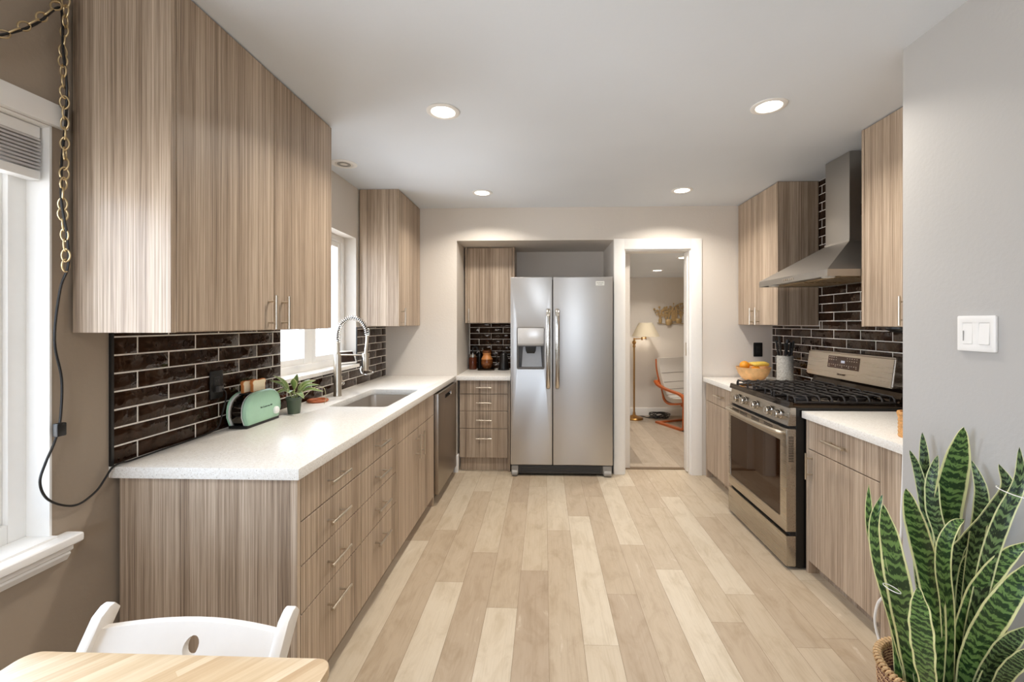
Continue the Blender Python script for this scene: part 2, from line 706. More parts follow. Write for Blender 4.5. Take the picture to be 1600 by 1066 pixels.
struct('floor', plank_floor(), M['floor'], recalc=False)
bm = new()
box(bm, (-1.63, -2.76, -0.12), (2.2, 4.06, -0.002))
box(bm, (-0.81, 4.06, -0.12), (0.62, 4.57, -0.002))
struct('floor_slab', bm, plain('brown_seam_filler', (120, 98, 74), 0.8))
bm = new()
box(bm, (0.63, 4.08, -0.12), (3.56, 6.56, 0.0))
struct('floor_den', bm, M['floor2'])
bm = new()
box(bm, (0.70, 4.05, -0.004), (1.33, 4.105, 0.007), 0.003)
struct('trim_threshold', bm, plain('brown_threshold', (112, 92, 70), 0.5))

# ------------------------------------------------------------------ walls and ceiling
bm = new()
WY0, WY1, WZ0, WZ1 = 0.12, 1.232, 0.735, 1.955     # window beside the table
for lo, hi in (((-1.63, -2.6, 0), (XL, WY0, ZC)), ((-1.63, WY1, 0), (XL, 1.40, ZC)), ((-1.63, WY0, 0), (XL, WY1, WZ0)), ((-1.63, WY0, WZ1), (XL, WY1, ZC)), ((-1.63, 1.40, 0), (XL, 1.60, 0.86))):
    box(bm, lo, hi)
struct('wall_left', bm, M['wallt'])
bm = new()
KY0, KY1, KZ0, KZ1 = 2.338, 3.30, 1.035, 2.03      # window over the sink
for lo, hi in (((-1.63, 1.40, 0.86), (XL, 1.60, ZC)), ((-1.63, 1.60, 0), (XL, KY0, ZC)), ((-1.63, KY1, 0), (XL, YB, ZC)), ((-1.63, KY0, 0), (XL, KY1, KZ0)), ((-1.63, KY0, KZ1), (XL, KY1, ZC))):
    box(bm, lo, hi)
struct('wall_kitchen_left', bm, M['wallk'])

NX0, NX1, NZ = -0.808, 0.622, 2.125               # fridge niche
DX0, DX1, DZ = 0.712, 1.322, 2.042                 # doorway
bm = new()
YT = YB + 0.15
for lo, hi in (((-1.63, YB, 0), (NX0, YT, ZC)), ((NX0, YB, NZ), (NX1, YT, ZC)), ((NX1, YB, 0), (DX0, YT, ZC)), ((DX0, YB, DZ), (DX1, YT, ZC)), ((DX1, YB, 0), (2.2, YT, ZC))):
    box(bm, lo, hi)
struct('wall_back', bm, M['wallk'])
bm = new()
box(bm, (NX0 - 0.12, YT, 0), (NX0, 4.69, NZ + 0.12))
box(bm, (NX1, YT, 0), (NX1 + 0.05, 4.69, NZ + 0.12))
box(bm, (NX0, 4.57, 0), (NX1, 4.69, NZ + 0.12))
box(bm, (NX0, YT, NZ), (NX1, 4.57, NZ + 0.12))
struct('wall_niche', bm, M['wallk'])

bm = new()
box(bm, (XR, 1.706, 0), (2.2, YB, ZC))
struct('wall_right', bm, M['wallk'])
bm = new()
box(bm, (XW, -2.6, 0), (1.53, 1.706, ZC))
box(bm, (1.53, 1.556, 0), (2.2, 1.706, ZC))
struct('wall_stub', bm, M['wallg'])
bm = new()
PX0, PX1, PZ0, PZ = -0.55, 0.75, 0.92, 2.08             # unseen opening added behind the viewer to light the room
for lo, hi in (((-1.63, -2.76, 0), (PX0, -2.6, ZC)), ((PX1, -2.76, 0), (1.53, -2.6, ZC)), ((PX0, -2.76, PZ), (PX1, -2.6, ZC)), ((PX0, -2.76, 0), (PX1, -2.6, PZ0))):
    box(bm, lo, hi)
struct('wall_dining', bm, M['wallg'])
bm = new()
box(bm, (-1.63, -2.76, ZC), (2.2, YT, ZC + 0.12))
struct('ceiling', bm, M['ceil'])

# den beyond the doorway
DZC = 2.045
bm = new()
box(bm, (0.70, 6.42, 0), (3.56, 6.56, DZC + 0.1))
struct('wall_den_back', bm, M['wallk'])
bm = new()
box(bm, (NX1 + 0.051, YT, 0), (0.80, 6.42, DZC + 0.1))
struct('wall_den_left', bm, M['wallk'])
bm = new()
box(bm, (3.42, YT, 0), (3.56, 6.42, DZC + 0.1))
box(bm, (2.2, YB, 0), (3.56, YT, DZC + 0.1))
struct('wall_den_right', bm, M['wallk'])
bm = new()
box(bm, (0.80, YT, DZC), (3.42, 6.42, DZC + 0.1))
struct('ceiling_den', bm, M['ceil'])
bm = new()
box(bm, (0.80, 6.405, 0.0), (3.42, 6.42, 0.115), 0.004)
struct('baseboard_den', bm, M['trim'])
bm = new()
box(bm, (-0.826, 3.905, 0), (-0.794, 3.92, 0.155), 0.004)
box(bm, (-0.808, 3.9205, 0), (-0.794, 3.972, 0.155), 0.003)
struct('baseboard_niche', bm, M['trim'])
bm = new()
box(bm, (XL, -2.6, 0), (XL + 0.014, 1.39, 0.12), 0.004)
struct('baseboard_left', bm, M['trim'])

# door casing with jamb, pocket door edge and latch
bm = new()
cw = 0.088
y0, y1 = YB - 0.018, YB
for lo, hi in (((DX0 - cw, y0, 0), (DX0 + 0.006, y1, DZ + cw)), ((DX1 - 0.006, y0, 0), (DX1 + cw, y1, DZ + cw)), ((DX0 + 0.006, y0, DZ - 0.006), (DX1 - 0.006, y1, DZ + cw))):
    box(bm, lo, hi, 0.003)
for lo, hi in (((DX0, YB, 0), (DX0 + 0.018, YT + 0.01, DZ)), ((DX1 - 0.018, YB, 0), (DX1, YB + 0.045, DZ)), ((DX1 - 0.018, YB + 0.095, 0), (DX1, YT + 0.01, DZ)), ((DX0 + 0.018, YB, DZ - 0.018), (DX1 - 0.018, YT + 0.01, DZ))):
    box(bm, lo, hi, 0.002)
trim1 = struct('trim_1', bm, M['trim'])
bm = new()
box(bm, (DX1 - 0.024, YB + 0.05, 0.012), (DX1, YB + 0.09, DZ - 0.02), 0.002)
door1 = struct('door_1', bm, M['trim'])
bm = new()
box(bm, (DX1 - 0.028, YB + 0.056, 1.07), (DX1 - 0.0245, YB + 0.084, 1.19), 0.001)
struct('latch', bm, M['nickel'], door1)

# window by the table: frame, sash, pane, casing, stool and apron
bm = new()
fx0, fx1 = -1.61, -1.54
box(bm, (fx0, WY0, WZ0), (fx1, WY0 + 0.05, WZ1), 0.003)
box(bm, (fx0, WY1 - 0.05, WZ0), (fx1, WY1, WZ1), 0.003)
box(bm, (fx0, WY0 + 0.05, WZ0), (fx1, WY1 - 0.05, WZ0 + 0.055), 0.003)
box(bm, (fx0, WY0 + 0.05, WZ1 - 0.05), (fx1, WY1 - 0.05, WZ1), 0.003)
win1 = struct('window_1', bm, M['trim'])
bm = new()
a, b, c, d = WY0 + 0.05, WY1 - 0.05, WZ0 + 0.055, WZ1 - 0.05
for lo, hi in (((-1.59, a, c), (-1.555, a + 0.045, d)), ((-1.59, b - 0.045, c), (-1.555, b, d)), ((-1.59, a + 0.045, c), (-1.555, b - 0.045, c + 0.05)), ((-1.59, a + 0.045, d - 0.045), (-1.555, b - 0.045, d)),
               ((-1.59, 0.625, c + 0.05), (-1.555, 0.67, d - 0.045))):
    box(bm, lo, hi, 0.003)
struct('sash', bm, M['trim'], win1)
bm = new()
box(bm, (-1.577, a + 0.045, c + 0.05), (-1.573, b - 0.045, d - 0.045))
struct('pane', bm, M['glass'], win1)
bm = new()
box(bm, (XL, WY0 - 0.09, WZ1), (XL + 0.022, WY1 + 0.029, WZ1 + 0.066), 0.004)
box(bm, (-1.54, WY0, WZ0), (XL + 0.002, WY0 + 0.006, WZ1))
box(bm, (-1.54, WY1 - 0.006, WZ0), (XL + 0.002, WY1, WZ1))
box(bm, (-1.54, WY0 + 0.006, WZ1 - 0.006), (XL, WY1 - 0.006, WZ1))
struct('casing', bm, M['trim'], win1)
bm = new()
box(bm, (-1.54, WY0, WZ0 - 0.03), (XL + 0.02, WY1, WZ0 + 0.0015))
box(bm, (XL, WY0 - 0.09, WZ0 - 0.032), (XL + 0.058, WY1 + 0.043, WZ0 - 0.004), 0.009, 3)
prof = [(0, 0), (0.030, 0), (0.030, -0.022), (0.020, -0.030), (0.022, -0.036), (0.014, -0.050), (0.010, -0.056), (0, -0.058)]
hexa(bm, [(XL + p, WY0 - 0.08, WZ0 - 0.032 + q) for p, q in prof], [(XL + p, WY1 + 0.034, WZ0 - 0.032 + q) for p, q in prof])
struct('window_stool', bm, M['trim'], win1)

# window over the sink
bm = new()
for lo, hi in (((-1.62, KY0, KZ0 + 0.02), (-1.56, KY0 + 0.045, KZ1)), ((-1.62, KY1 - 0.045, KZ0 + 0.02), (-1.56, KY1, KZ1)), ((-1.62, KY0 + 0.045, KZ0 + 0.02), (-1.56, KY1 - 0.045, KZ0 + 0.065)), ((-1.62, KY0 + 0.045, KZ1 - 0.045), (-1.56, KY1 - 0.045, KZ1))):
    box(bm, lo, hi, 0.003)
win2 = struct('window_2', bm, M['trim'])
bm = new()
za, zb = KZ0 + 0.065, KZ1 - 0.045
for y in (KY0 + 0.045, 2.76, 2.86, KY1 - 0.085):
    box(bm, (-1.61, y, za), (-1.572, y + 0.04, zb), 0.002)
for z in (za, zb - 0.04):
    box(bm, (-1.605, KY0 + 0.085, z), (-1.577, 2.76, z + 0.04), 0.002)
    box(bm, (-1.605, 2.90, z), (-1.577, KY1 - 0.085, z + 0.04), 0.002)
box(bm, (-1.605, 2.80, za), (-1.577, 2.86, zb))
struct('sash', bm, M['trim'], win2)
bm = new()
box(bm, (-1.593, KY0 + 0.085, za + 0.04), (-1.589, 2.76, zb - 0.04))
box(bm, (-1.593, 2.90, za + 0.04), (-1.589, KY1 - 0.085, zb - 0.04))
struct('pane', bm, M['glass'], win2)
bm = new()
box(bm, (-1.578, 2.868, 1.60), (-1.560, 2.892, 1.67), 0.003)
struct('sash_lock', bm, M['nickel'], win2)
bm = new()
box(bm, (-1.60, KY0 + 0.001, KZ0 - 0.005), (XL + 0.03, KY1 - 0.001, KZ0 + 0.02), 0.003)
struct('window_sill', bm, M['quartz'], win2)

# added window behind the viewer, a fill source out of view
bm = new()
for x in (PX0, 0.07, PX1 - 0.06):
    box(bm, (x, -2.72, PZ0), (x + 0.06, -2.66, PZ))
for z in (PZ0, PZ - 0.06):
    box(bm, (PX0 + 0.06, -2.718, z), (PX1 - 0.06, -2.662, z + 0.06))
win3 = struct('added_window', bm, M['trim'])
bm = new()
box(bm, (PX0 + 0.06, -2.692, PZ0 + 0.06), (0.07, -2.688, PZ - 0.06))
box(bm, (0.13, -2.692, PZ0 + 0.06), (PX1 - 0.06, -2.688, PZ - 0.06))
struct('pane', bm, M['glass'], win3)


# ------------------------------------------------------------------ tile backsplashes
def tiles(bm, mapf, segs, z0, z1, shift, pitch_a=0.2565, pitch_z=0.0623, g=0.0020, rnd=random.Random(3)):
    """bevelled wall tiles; mapf(a, z, depth) gives the point; segs(z) lists (start, end, height limit) of the row starting at z"""
    row = 0
    z = z0
    while z < z1 - 0.004:
        off = shift + (0.5 * pitch_a if row % 2 else 0)
        cells = []
        for a0, a1, lim in segs(z):
            k = math.floor((a0 - off) / pitch_a)
            while off + k * pitch_a < a1:
                cells.append((max(off + k * pitch_a, a0), min(off + (k + 1) * pitch_a, a1), lim))
                k += 1
        for s, e, lim in cells:
            t0, t1 = z, min(z + pitch_z, z1, lim)
            if e - s < 0.008:
                continue
            s2, e2, b0, b1 = s + g, e - g, t0 + g, t1 - g
            if b1 - b0 < 0.004:
                continue
            d = 0.006
            c = 0.003
            tl = [rnd.uniform(-0.0007, 0.0007) for _ in range(4)]
            bo = [(s2, b0), (e2, b0), (e2, b1), (s2, b1)]
            inn = [(s2 + c, b0 + c), (e2 - c, b0 + c), (e2 - c, b1 - c), (s2 + c, b1 - c)]
            vb = [bm.verts.new(mapf(p, q, 0.002)) for p, q in bo]
            vm = [bm.verts.new(mapf(p, q, d - 0.0015)) for p, q in bo]
            vt = [bm.verts.new(mapf(p, q, d + tl[i])) for i, (p, q) in enumerate(inn)]
            for i in range(4):
                j = (i + 1) % 4
                bm.faces.new((vb[i], vb[j], vm[j], vm[i]))
                bm.faces.new((vm[i], vm[j], vt[j], vt[i]))
            bm.faces.new(vt)
        z += pitch_z
        row += 1


def splash(name, label, mapf, loc, spans, segs, shift, edge=None):
    t = thing(name, label, 'backsplash', loc)
    b1, b2 = new(), new()
    for a0, a1, z0, z1 in spans:
        P = [mapf(a0, z0, 0.0005), mapf(a1, z1, 0.0048)]
        box(b1, [min(P[0][i], P[1][i]) for i in range(3)], [max(P[0][i], P[1][i]) for i in range(3)])
    tiles(b2, mapf, segs, ZK + 0.001, max(s[3] for s in spans), shift)
    part('grout', b1, M['grout'], t)
    part('tile_face', b2, M['tile'], t, angle=50)
    if edge:
        for lo, hi in edge:
            bx('edge_strip', lo, hi, M['black'], t, 0, 'black metal edge strip')
    return t


mL = lambda a, z, d: (XL + d, a, z)
mR = lambda a, z, d: (XR - d, a, z)
mN = lambda a, z, d: (a, 4.57 - d, z)
splash('tile_backsplash', 'glossy dark brown tile backsplash behind the green toaster and below the sink window', mL, (XL + 0.001, 2.3, ZK),
       [(1.410, KY0, ZK + 0.001, 1.338), (KY0, KY1, ZK + 0.001, KZ0 - 0.006), (KY1, 3.915, ZK + 0.001, 1.338)],
       lambda z: [(1.410, 3.915, 9)] if z + 0.062 < KZ0 - 0.006 else [(1.410, KY0, 9), (KY0, KY1, KZ0 - 0.006), (KY1, 3.915, 9)] if z < KZ0 - 0.012 else [(1.410, KY0, 9), (KY1, 3.915, 9)], 1.4985,
       [((XL + 0.0005, 1.400, ZK + 0.001), (XL + 0.010, 1.4095, 1.338)), ((XL + 0.0005, KY1 - 0.002, KZ0 + 0.02), (XL + 0.008, KY1 + 0.006, 1.338))])
splash('tile_backsplash', 'glossy dark brown tile backsplash rising to the ceiling behind the stove and range hood', mR, (XR - 0.001, 2.8, ZK),
       [(1.712, 2.412, ZK + 0.001, 1.345), (2.412, 3.257, ZK + 0.001, ZC - 0.002), (3.257, 3.915, ZK + 0.001, 1.348)],
       lambda z: [(1.712, 3.915, 9)] if z + 0.062 < 1.345 else [(1.712, 2.44, 1.344), (2.44, 3.25, 9), (3.25, 3.915, 1.347)] if z < 1.34 else [(2.40, 3.266, 9)], 2.84)
splash('tile_backsplash', 'black tile backsplash in the niche behind the coffee things', mN, (-0.5, 4.569, ZK),
       [(-0.800, -0.10, ZK + 0.001, 1.366)], lambda z: [(-0.800, -0.10, 9)], -0.7)

# ------------------------------------------------------------------ cabinets
def fb(face, pl, a0, a1, z0, z1, d):
    if face == '+x':
        return (pl - d, a0, z0), (pl, a1, z1)
    if face == '-x':
        return (pl, a0, z0), (pl + d, a1, z1)
    return (a0, pl, z0), (a1, pl + d, z1)


def outp(face, pl, a, z, o):
    if face == '+x':
        return (pl + o, a, z)
    if face == '-x':
        return (pl - o, a, z)
    return (a, pl - o, z)


def handle(face, pl, a, z, ln, vert, parent, off=0.033, r=0.0058):
    bm = new()
    h = ln / 2
    e = [(a, z - h), (a, z + h)] if vert else [(a - h, z), (a + h, z)]
    cyl(bm, outp(face, pl, *e[0], off), outp(face, pl, *e[1], off), r, n=12)
    q = h * 0.62
    for s in (-1, 1):
        p = (a, z + s * q) if vert else (a + s * q, z)
        cyl(bm, outp(face, pl, *p, -0.001), outp(face, pl, *p, off), r * 0.8, n=10)
    return part('handle', bm, M['nickel'], parent)


def front(kind, face, pl, a0, a1, z0, z1, t, g=0.0024):
    bm = new()
    lo, hi = fb(face, pl, a0 + g, a1 - g, z0 + g, z1 - g, 0.018)
    box(bm, lo, hi, 0.0012, 1)
    return part(kind, bm, M['lam'], t)


def carcass(face, pl, a0, a1, z0, z1, depth, t, toe=None, legs=(), extra=()):
    bm = new()
    lo, hi = fb(face, pl + (-0.0195 if face == '+x' else 0.0195), a0 + 0.0006, a1 - 0.0006, z0, z1, depth - 0.0195)
    box(bm, lo, hi)
    if toe is not None:
        s = -1 if face == '+x' else 1
        lo, hi = fb(face, pl + s * toe, a0 + 0.0006, a1 - 0.0006, 0.0, z0, depth - toe)
        box(bm, lo, hi)
    for l0, l1 in legs:
        lo, hi = fb(face, pl, l0, l1, 0.0, z1, depth)
        box(bm, lo, hi, 0.001, 1)
    for lo, hi in extra:
        box(bm, lo, hi, 0.001, 1)
    return part('body', bm, M['lam'], t)


ZT = ZK - TK - 0.0005           # top of the base cabinets
DL = XF - XL - 0.002            # depth of the sink run
rows = [(0.69, ZT - 0.004), (0.5365, 0.69), (0.370, 0.5365), (0.070, 0.370)]
t = thing('drawer_cabinet', 'four-drawer wood-grain cabinet closing the open end of the sink run, behind the white chair', 'drawer cabinet', (-1.15, 1.66, 0), 'four-drawer base cabinets of the sink run')
carcass('+x', XF, 1.437, 1.921, 0.070, ZT, DL - 0.018, t, 0.055, [(1.418, 1.4362)])
for z0, z1 in rows:
    d = front('drawer', '+x', XF, 1.437, 1.921, z0, z1, t)
    handle('+x', XF, 1.671, z0 + (z1 - z0) / 2 if z1 - z0 < 0.2 else 0.290, 0.158, False, d)
t = thing('drawer_cabinet', 'four-drawer wood-grain cabinet between the end cabinet and the sink cabinet', 'drawer cabinet', (-1.15, 2.15, 0), 'four-drawer base cabinets of the sink run')
carcass('+x', XF, 1.922, 2.398, 0.070, ZT, DL, t, 0.055)
for z0, z1 in rows:
    d = front('drawer', '+x', XF, 1.922, 2.376, z0, z1, t)
    handle('+x', XF, 2.134, z0 + (z1 - z0) / 2 if z1 - z0 < 0.2 else 0.290, 0.158, False, d)
front('filler_panel', '+x', XF, 2.376, 2.398, 0.07, ZT - 0.004, t)

t = thing('sink_cabinet', 'two-door wood-grain sink cabinet with a plain top panel, next to the dishwasher', 'cabinet', (-1.15, 2.8, 0))
bm = new()
box(bm, (XF - DL, 2.3992, 0.07), (XF - 0.0195, 2.417, ZT))
box(bm, (XF - DL, 2.417, 0.07), (XF - 0.0195, 3.18, 0.088))
box(bm, (XF - DL, 2.417, 0.088), (XF - DL + 0.008, 3.18, ZT))
box(bm, (XF - DL, 2.3992, 0), (XF - 0.055, 3.18, 0.07))
box(bm, (XF - DL, 3.1805, 0), (XF, 3.199, ZT), 0.001, 1)
part('body', bm, M['lam'], t)
front('false_front', '+x', XF, 2.399, 3.18, 0.683, ZT - 0.004, t)
d = front('door', '+x', XF, 2.399, 2.789, 0.07, 0.683, t)
handle('+x', XF, 2.745, 0.575, 0.155, True, d)
d = front('door', '+x', XF, 2.789, 3.18, 0.07, 0.683, t)
handle('+x', XF, 2.833, 0.575, 0.155, True, d)

# upper cabinets, sink wall
XU = -1.147
DU = XU - XL - 0.009
t = thing('wall_cabinet', 'tall two-door wood-grain wall cabinet above the toaster, beside the table window', 'wall cabinet', (-1.31, 1.78, 1.34))
carcass('+x', XU, 1.300, 2.277, 1.3395, ZC - 0.002, DU, t, None, (), [((XU - DU, 1.282, 1.3395), (XU - 0.0005, 1.3002, ZC - 0.002))])
d = front('door', '+x', XU, 1.3002, 1.789, 1.3395, ZC - 0.004, t)
handle('+x', XU, 1.748, 1.415, 0.142, True, d)
d = front('door', '+x', XU, 1.789, 2.277, 1.3395, ZC - 0.004, t)
handle('+x', XU, 1.838, 1.415, 0.142, True, d)
t = thing('wall_cabinet', 'narrow single-door wood-grain wall cabinet in the corner beyond the sink window', 'wall cabinet', (-1.31, 3.6, 1.34))
carcass('+x', XU, 3.361, 3.915, 1.345, ZC - 0.002, DU, t, None, (), [((XU - DU, 3.343, 1.345), (XU - 0.0005, 3.3612, ZC - 0.002))])
d = front('door', '+x', XU, 3.3612, 3.915, 1.345, ZC - 0.004, t)
handle('+x', XU, 3.40, 1.418, 0.14, True, d)

# niche cabinets
t = thing('wall_cabinet', 'single-door wall cabinet hung in the niche above the coffee things', 'wall cabinet', (-0.54, 4.4, 1.369))
carcass('-y', 4.25, -0.772, -0.318, 1.369, NZ - 0.003, 0.318, t, None, (), [((-0.792, 4.25, 1.369), (-0.773, 4.568, NZ - 0.003)), ((-0.3175, 4.25, 1.369), (-0.299, 4.568, NZ - 0.003))])
d = front('door', '-y', 4.25, -0.772, -0.318, 1.369, NZ - 0.012, t)
handle('-y', 4.25, -0.75, 1.441, 0.14, True, d)
t = thing('drawer_cabinet', 'narrow four-drawer wood-grain cabinet in the niche beside the refrigerator', 'drawer cabinet', (-0.55, 4.2, 0))
carcass('-y', 3.93, -0.788, -0.318, 0.131, ZT, 0.63, t, 0.06, [(-0.3335, -0.318)])
bm = new()
for z0, z1 in ((0.716, ZT - 0.004), (0.561, 0.716), (0.399, 0.561), (0.131, 0.399)):
    d = front('drawer', '-y', 3.93, -0.783, -0.336, z0, z1, t)
    handle('-y', 3.93, -0.556, (z0 + z1) / 2 if z1 - z0 < 0.2 else 0.313, 0.142, False, d)
bm.free()

# stove run, base cabinets
DR = XR - XG - 0.009
t = thing('base_cabinet', 'wood-grain base cabinet with one drawer over one door, between stove and doorway', 'base cabinet', (1.74, 3.5, 0))
carcass('-x', XG, 3.190, 3.87, 0.07, ZT, DR, t, 0.06, [(3.8705, 3.889)], )
d = front('drawer', '-x', XG, 3.190, 3.87, 0.683, ZT - 0.004, t)
handle('-x', XG, 3.562, 0.768, 0.158, False, d)
d = front('door', '-x', XG, 3.190, 3.87, 0.07, 0.683, t)
t = thing('base_cabinet', 'wood-grain base cabinet with a long drawer over one door, behind the tall snake plant', 'base cabinet', (1.74, 2.0, 0))
carcass('-x', XG, 1.895, 2.40, 0.07, ZT, DR, t, 0.06, [(2.4005, 2.418)], [((XG, 1.710, 0.0), (XG + 0.018, 1.894, ZT))])
d = front('drawer', '-x', XG, 1.895, 2.40, 0.683, ZT - 0.004, t)
handle('-x', XG, 2.160, 0.767, 0.155, False, d)
d = front('door', '-x', XG, 1.895, 2.40, 0.07, 0.683, t)
handle('-x', XG, 2.365, 0.597, 0.14, True, d)

# stove run, wall cabinets
XV = 1.733
DV = XR - XV - 0.009
t = thing('wall_cabinet', 'two-door wood-grain wall cabinet above the fruit bowl, between hood and back wall', 'wall cabinet', (1.89, 3.6, 1.353))
carcass('-x', XV, 3.276, 3.912, 1.353, ZC - 0.002, DV, t, None, (), [((XV + 0.0005, 3.2575, 1.353), (XV + DV, 3.2758, ZC - 0.002))])
d = front('door', '-x', XV, 3.2758, 3.58, 1.353, ZC - 0.004, t)
handle('-x', XV, 3.535, 1.425, 0.14, True, d)
d = front('door', '-x', XV, 3.58, 3.912, 1.353, ZC - 0.004, t)
handle('-x', XV, 3.628, 1.425, 0.14, True, d)
t = thing('wall_cabinet', 'wood-grain wall cabinet beside the range hood, partly behind the grey wall', 'wall cabinet', (1.89, 2.06, 1.35))
carcass('-x', XV, 1.712, 2.394, 1.35, ZC - 0.002, DV, t, None, (), [((XV + 0.0005, 2.3942, 1.35), (XV + DV, 2.412, ZC - 0.002))])
d = front('door', '-x', XV, 2.08, 2.392, 1.35, ZC - 0.004, t)
handle('-x', XV, 2.119, 1.428, 0.142, True, d)
d = front('door', '-x', XV, 1.712, 2.08, 1.35, ZC - 0.004, t)

# ------------------------------------------------------------------ worktops
SX0, SX1, SY0, SY1 = -1.262, -0.915, 2.452, 3.10
bm = new()
plate(bm, [(XL + 0.0015, 1.399), (-0.816, 1.399), (-0.816, 3.9165), (XL + 0.0015, 3.9165)], [rrect(SX0, SX1, SY0, SY1, 0.03)], lambda a, b, d: (a, b, ZK - TK + d), TK, 0.002)
solo('countertop', bm, M['quartz'], 'long white speckled quartz countertop over the sink run', 'countertop', (-1.15, 2.6, ZK - TK))
bm = new()
box(bm, (NX0 + 0.001, 3.885, ZK - TK), (-0.312, 4.5685, ZK), 0.002)
solo('countertop', bm, M['quartz'], 'short white quartz countertop in the niche beside the refrigerator', 'countertop', (-0.55, 4.2, ZK - TK))
bm = new()
box(bm, (1.417, 3.186, ZK - TK), (XR - 0.0015, 3.9005, ZK), 0.002)
solo('countertop', bm, M['quartz'], 'white quartz countertop under the fruit bowl and knife canister', 'countertop', (1.74, 3.5, ZK - TK))
bm = new()
box(bm, (1.417, 1.7085, ZK - TK), (XR - 0.0015, 2.420, ZK), 0.002)
solo('countertop', bm, M['quartz'], 'white quartz countertop on the viewer side of the stove, ending at the grey wall', 'countertop', (1.74, 2.0, ZK - TK))

# sink bowl
t = thing('sink', 'stainless steel undermount sink let into the long countertop', 'sink', (-1.09, 2.776, 0.66))
bm = new()
zt = ZK - TK - 0.001
lp = lambda e, z, r: [(x, y, z) for x, y in rrect(SX0 - e, SX1 + e, SY0 - e, SY1 + e, r)]
loft(bm, [lp(0.02, zt, 0.045), lp(0.003, zt, 0.035), lp(0.002, zt - 0.02, 0.035), lp(-0.006, 0.69, 0.04), lp(-0.03, 0.665, 0.05), lp(-0.15, 0.660, 0.02), lp(-0.15, 0.655, 0.02), lp(-0.028, 0.660, 0.05), lp(-0.002, 0.69, 0.04), lp(0.006, zt - 0.02, 0.035), lp(0.02, zt - 0.006, 0.045), lp(0.02, zt, 0.045)], False, False)
vs = [v for v in bm.verts]
part('bowl', bm, steel('sink_steel', (206, 198, 188), 0.38, (60, 60, 60), 0.01), t)
bm = new()
box(bm, (-1.115, 2.60, 0.6562), (-1.06, 2.95, 0.662))
lathe(bm, [(0, 0.6625), (0.043, 0.6625), (0.045, 0.666), (0.032, 0.667), (0.028, 0.6635), (0, 0.6635)], (-1.0885, 2.776, 0), 24)
part('drain', bm, M['chrome'], t)

# ------------------------------------------------------------------ dishwasher
t = thing('dishwasher', 'stainless dishwasher at the far end of the sink run with a pocket handle', 'dishwasher', (-1.1, 3.54, 0))
bm = new()
box(bm, (-1.45, 3.204, 0.075), (-0.835, 3.866, ZT - 0.003))
part('body', bm, M['grey'], t)
bm = new()
fn = lambda a, b, d: (-0.834 + d, a, b)
plate(bm, [(3.207, 0.078), (3.864, 0.078), (3.864, 0.834), (3.207, 0.834)], [rrect(3.43, 3.66, 0.765, 0.795, 0.008)], fn, 0.034, 0.003)
part('door', bm, steel('dishwasher_steel', (168, 158, 146), 0.33, (240, 240, 2)), t)
bm = new()
box(bm, (-0.8348, 3.42, 0.755), (-0.822, 3.67, 0.80))
part('pocket_handle', bm, M['dark'], t)
bm = new()
box(bm, (-1.40, 3.215, 0.0), (-0.89, 3.855, 0.0745))
part('toe_panel', bm, M['lam'], t)
bm = new()
box(bm, (XL + 0.004, 3.868, 0.0), (-0.836, 3.9, ZT), 0.001, 1)
solo('filler_panel', bm, M['lam'], 'thin wood-grain filler panel between the dishwasher and the back wall', 'panel', (-1.1, 3.88, 0))

# ------------------------------------------------------------------ refrigerator
t = thing('refrigerator', 'tall stainless side-by-side refrigerator with ice dispenser, standing in the niche', 'refrigerator', (0.148, 4.2, 0))
bm = new()
box(bm, (-0.298, 3.915, 0.02), (0.595, 4.53, 1.765), 0.004)
part('body', bm, plain('dark_grey_cabinet_steel', (66, 63, 60), 0.5), t)
fs = steel('fridge_steel', (194, 191, 187), 0.36, (2, 2, 260), 0.015)
bm = new()
fn = lambda a, b, d: (a, 3.905 - d, b)
D0, D1, E0, E1 = -0.247, -0.004, 0.958, 1.329
plate(bm, rrect(-0.306, 0.0665, 0.104, 1.78, 0.006, 3), [rrect(D0, D1, E0, E1, 0.012, 4)], fn, 0.075, 0.005)
dl = part('door', bm, fs, t)
bm = new()
plate(bm, rrect(0.0735, 0.603, 0.104, 1.78, 0.006, 3), [], fn, 0.075, 0.005)
dr = part('door', bm, fs, t)
for x, d in ((0.030, dl), (0.111, dr)):
    bm = new()
    y = 3.83
    pts = spline([(x, y + 0.002, 1.49), (x, y - 0.035, 1.47), (x, y - 0.055, 1.38), (x, y - 0.06, 1.15), (x, y - 0.055, 0.92), (x, y - 0.035, 0.81), (x, y + 0.002, 0.79)], 8)
    tube(bm, pts, 0.019, 16, flat=0.62)
    part('handle', bm, M['chrome'], d)
ds = thing('ice_dispenser', None, None, (0, 0, 0))
ds.parent = t
ds.location = (0, 0, 0)
ORG[ds.name] = ORG[t.name]
bm = new()
g = 0.003
box(bm, (D0 + g, 3.832, 1.186), (D1 - g, 3.90, E1 - g), 0.004)
part('control_panel', bm, plain('pale_grey_panel', (205, 202, 198), 0.25, 0.2, var=0.02), ds)
bm = new()
box(bm, (D0 + g, 3.826, 1.168), (D1 - g, 3.90, 1.188), 0.004)
part('visor', bm, M['grey'], ds)
bm = new()
plate(bm, [(D0 + g, E0 + g), (D1 - g, E0 + g), (D1 - g, 1.168), (D0 + g, 1.168)], [[(D0 + 0.012, E0 + 0.014), (D1 - 0.012, E0 + 0.014), (D1 - 0.012, 1.160), (D0 + 0.012, 1.160)]], fn, 0.073)
box(bm, (D0 + g, 3.9005, E0 + g), (D1 - g, 3.904, 1.168))
part('recess_frame', bm, plain('dark_grey_recess', (92, 88, 84), 0.4), ds)
bm = new()
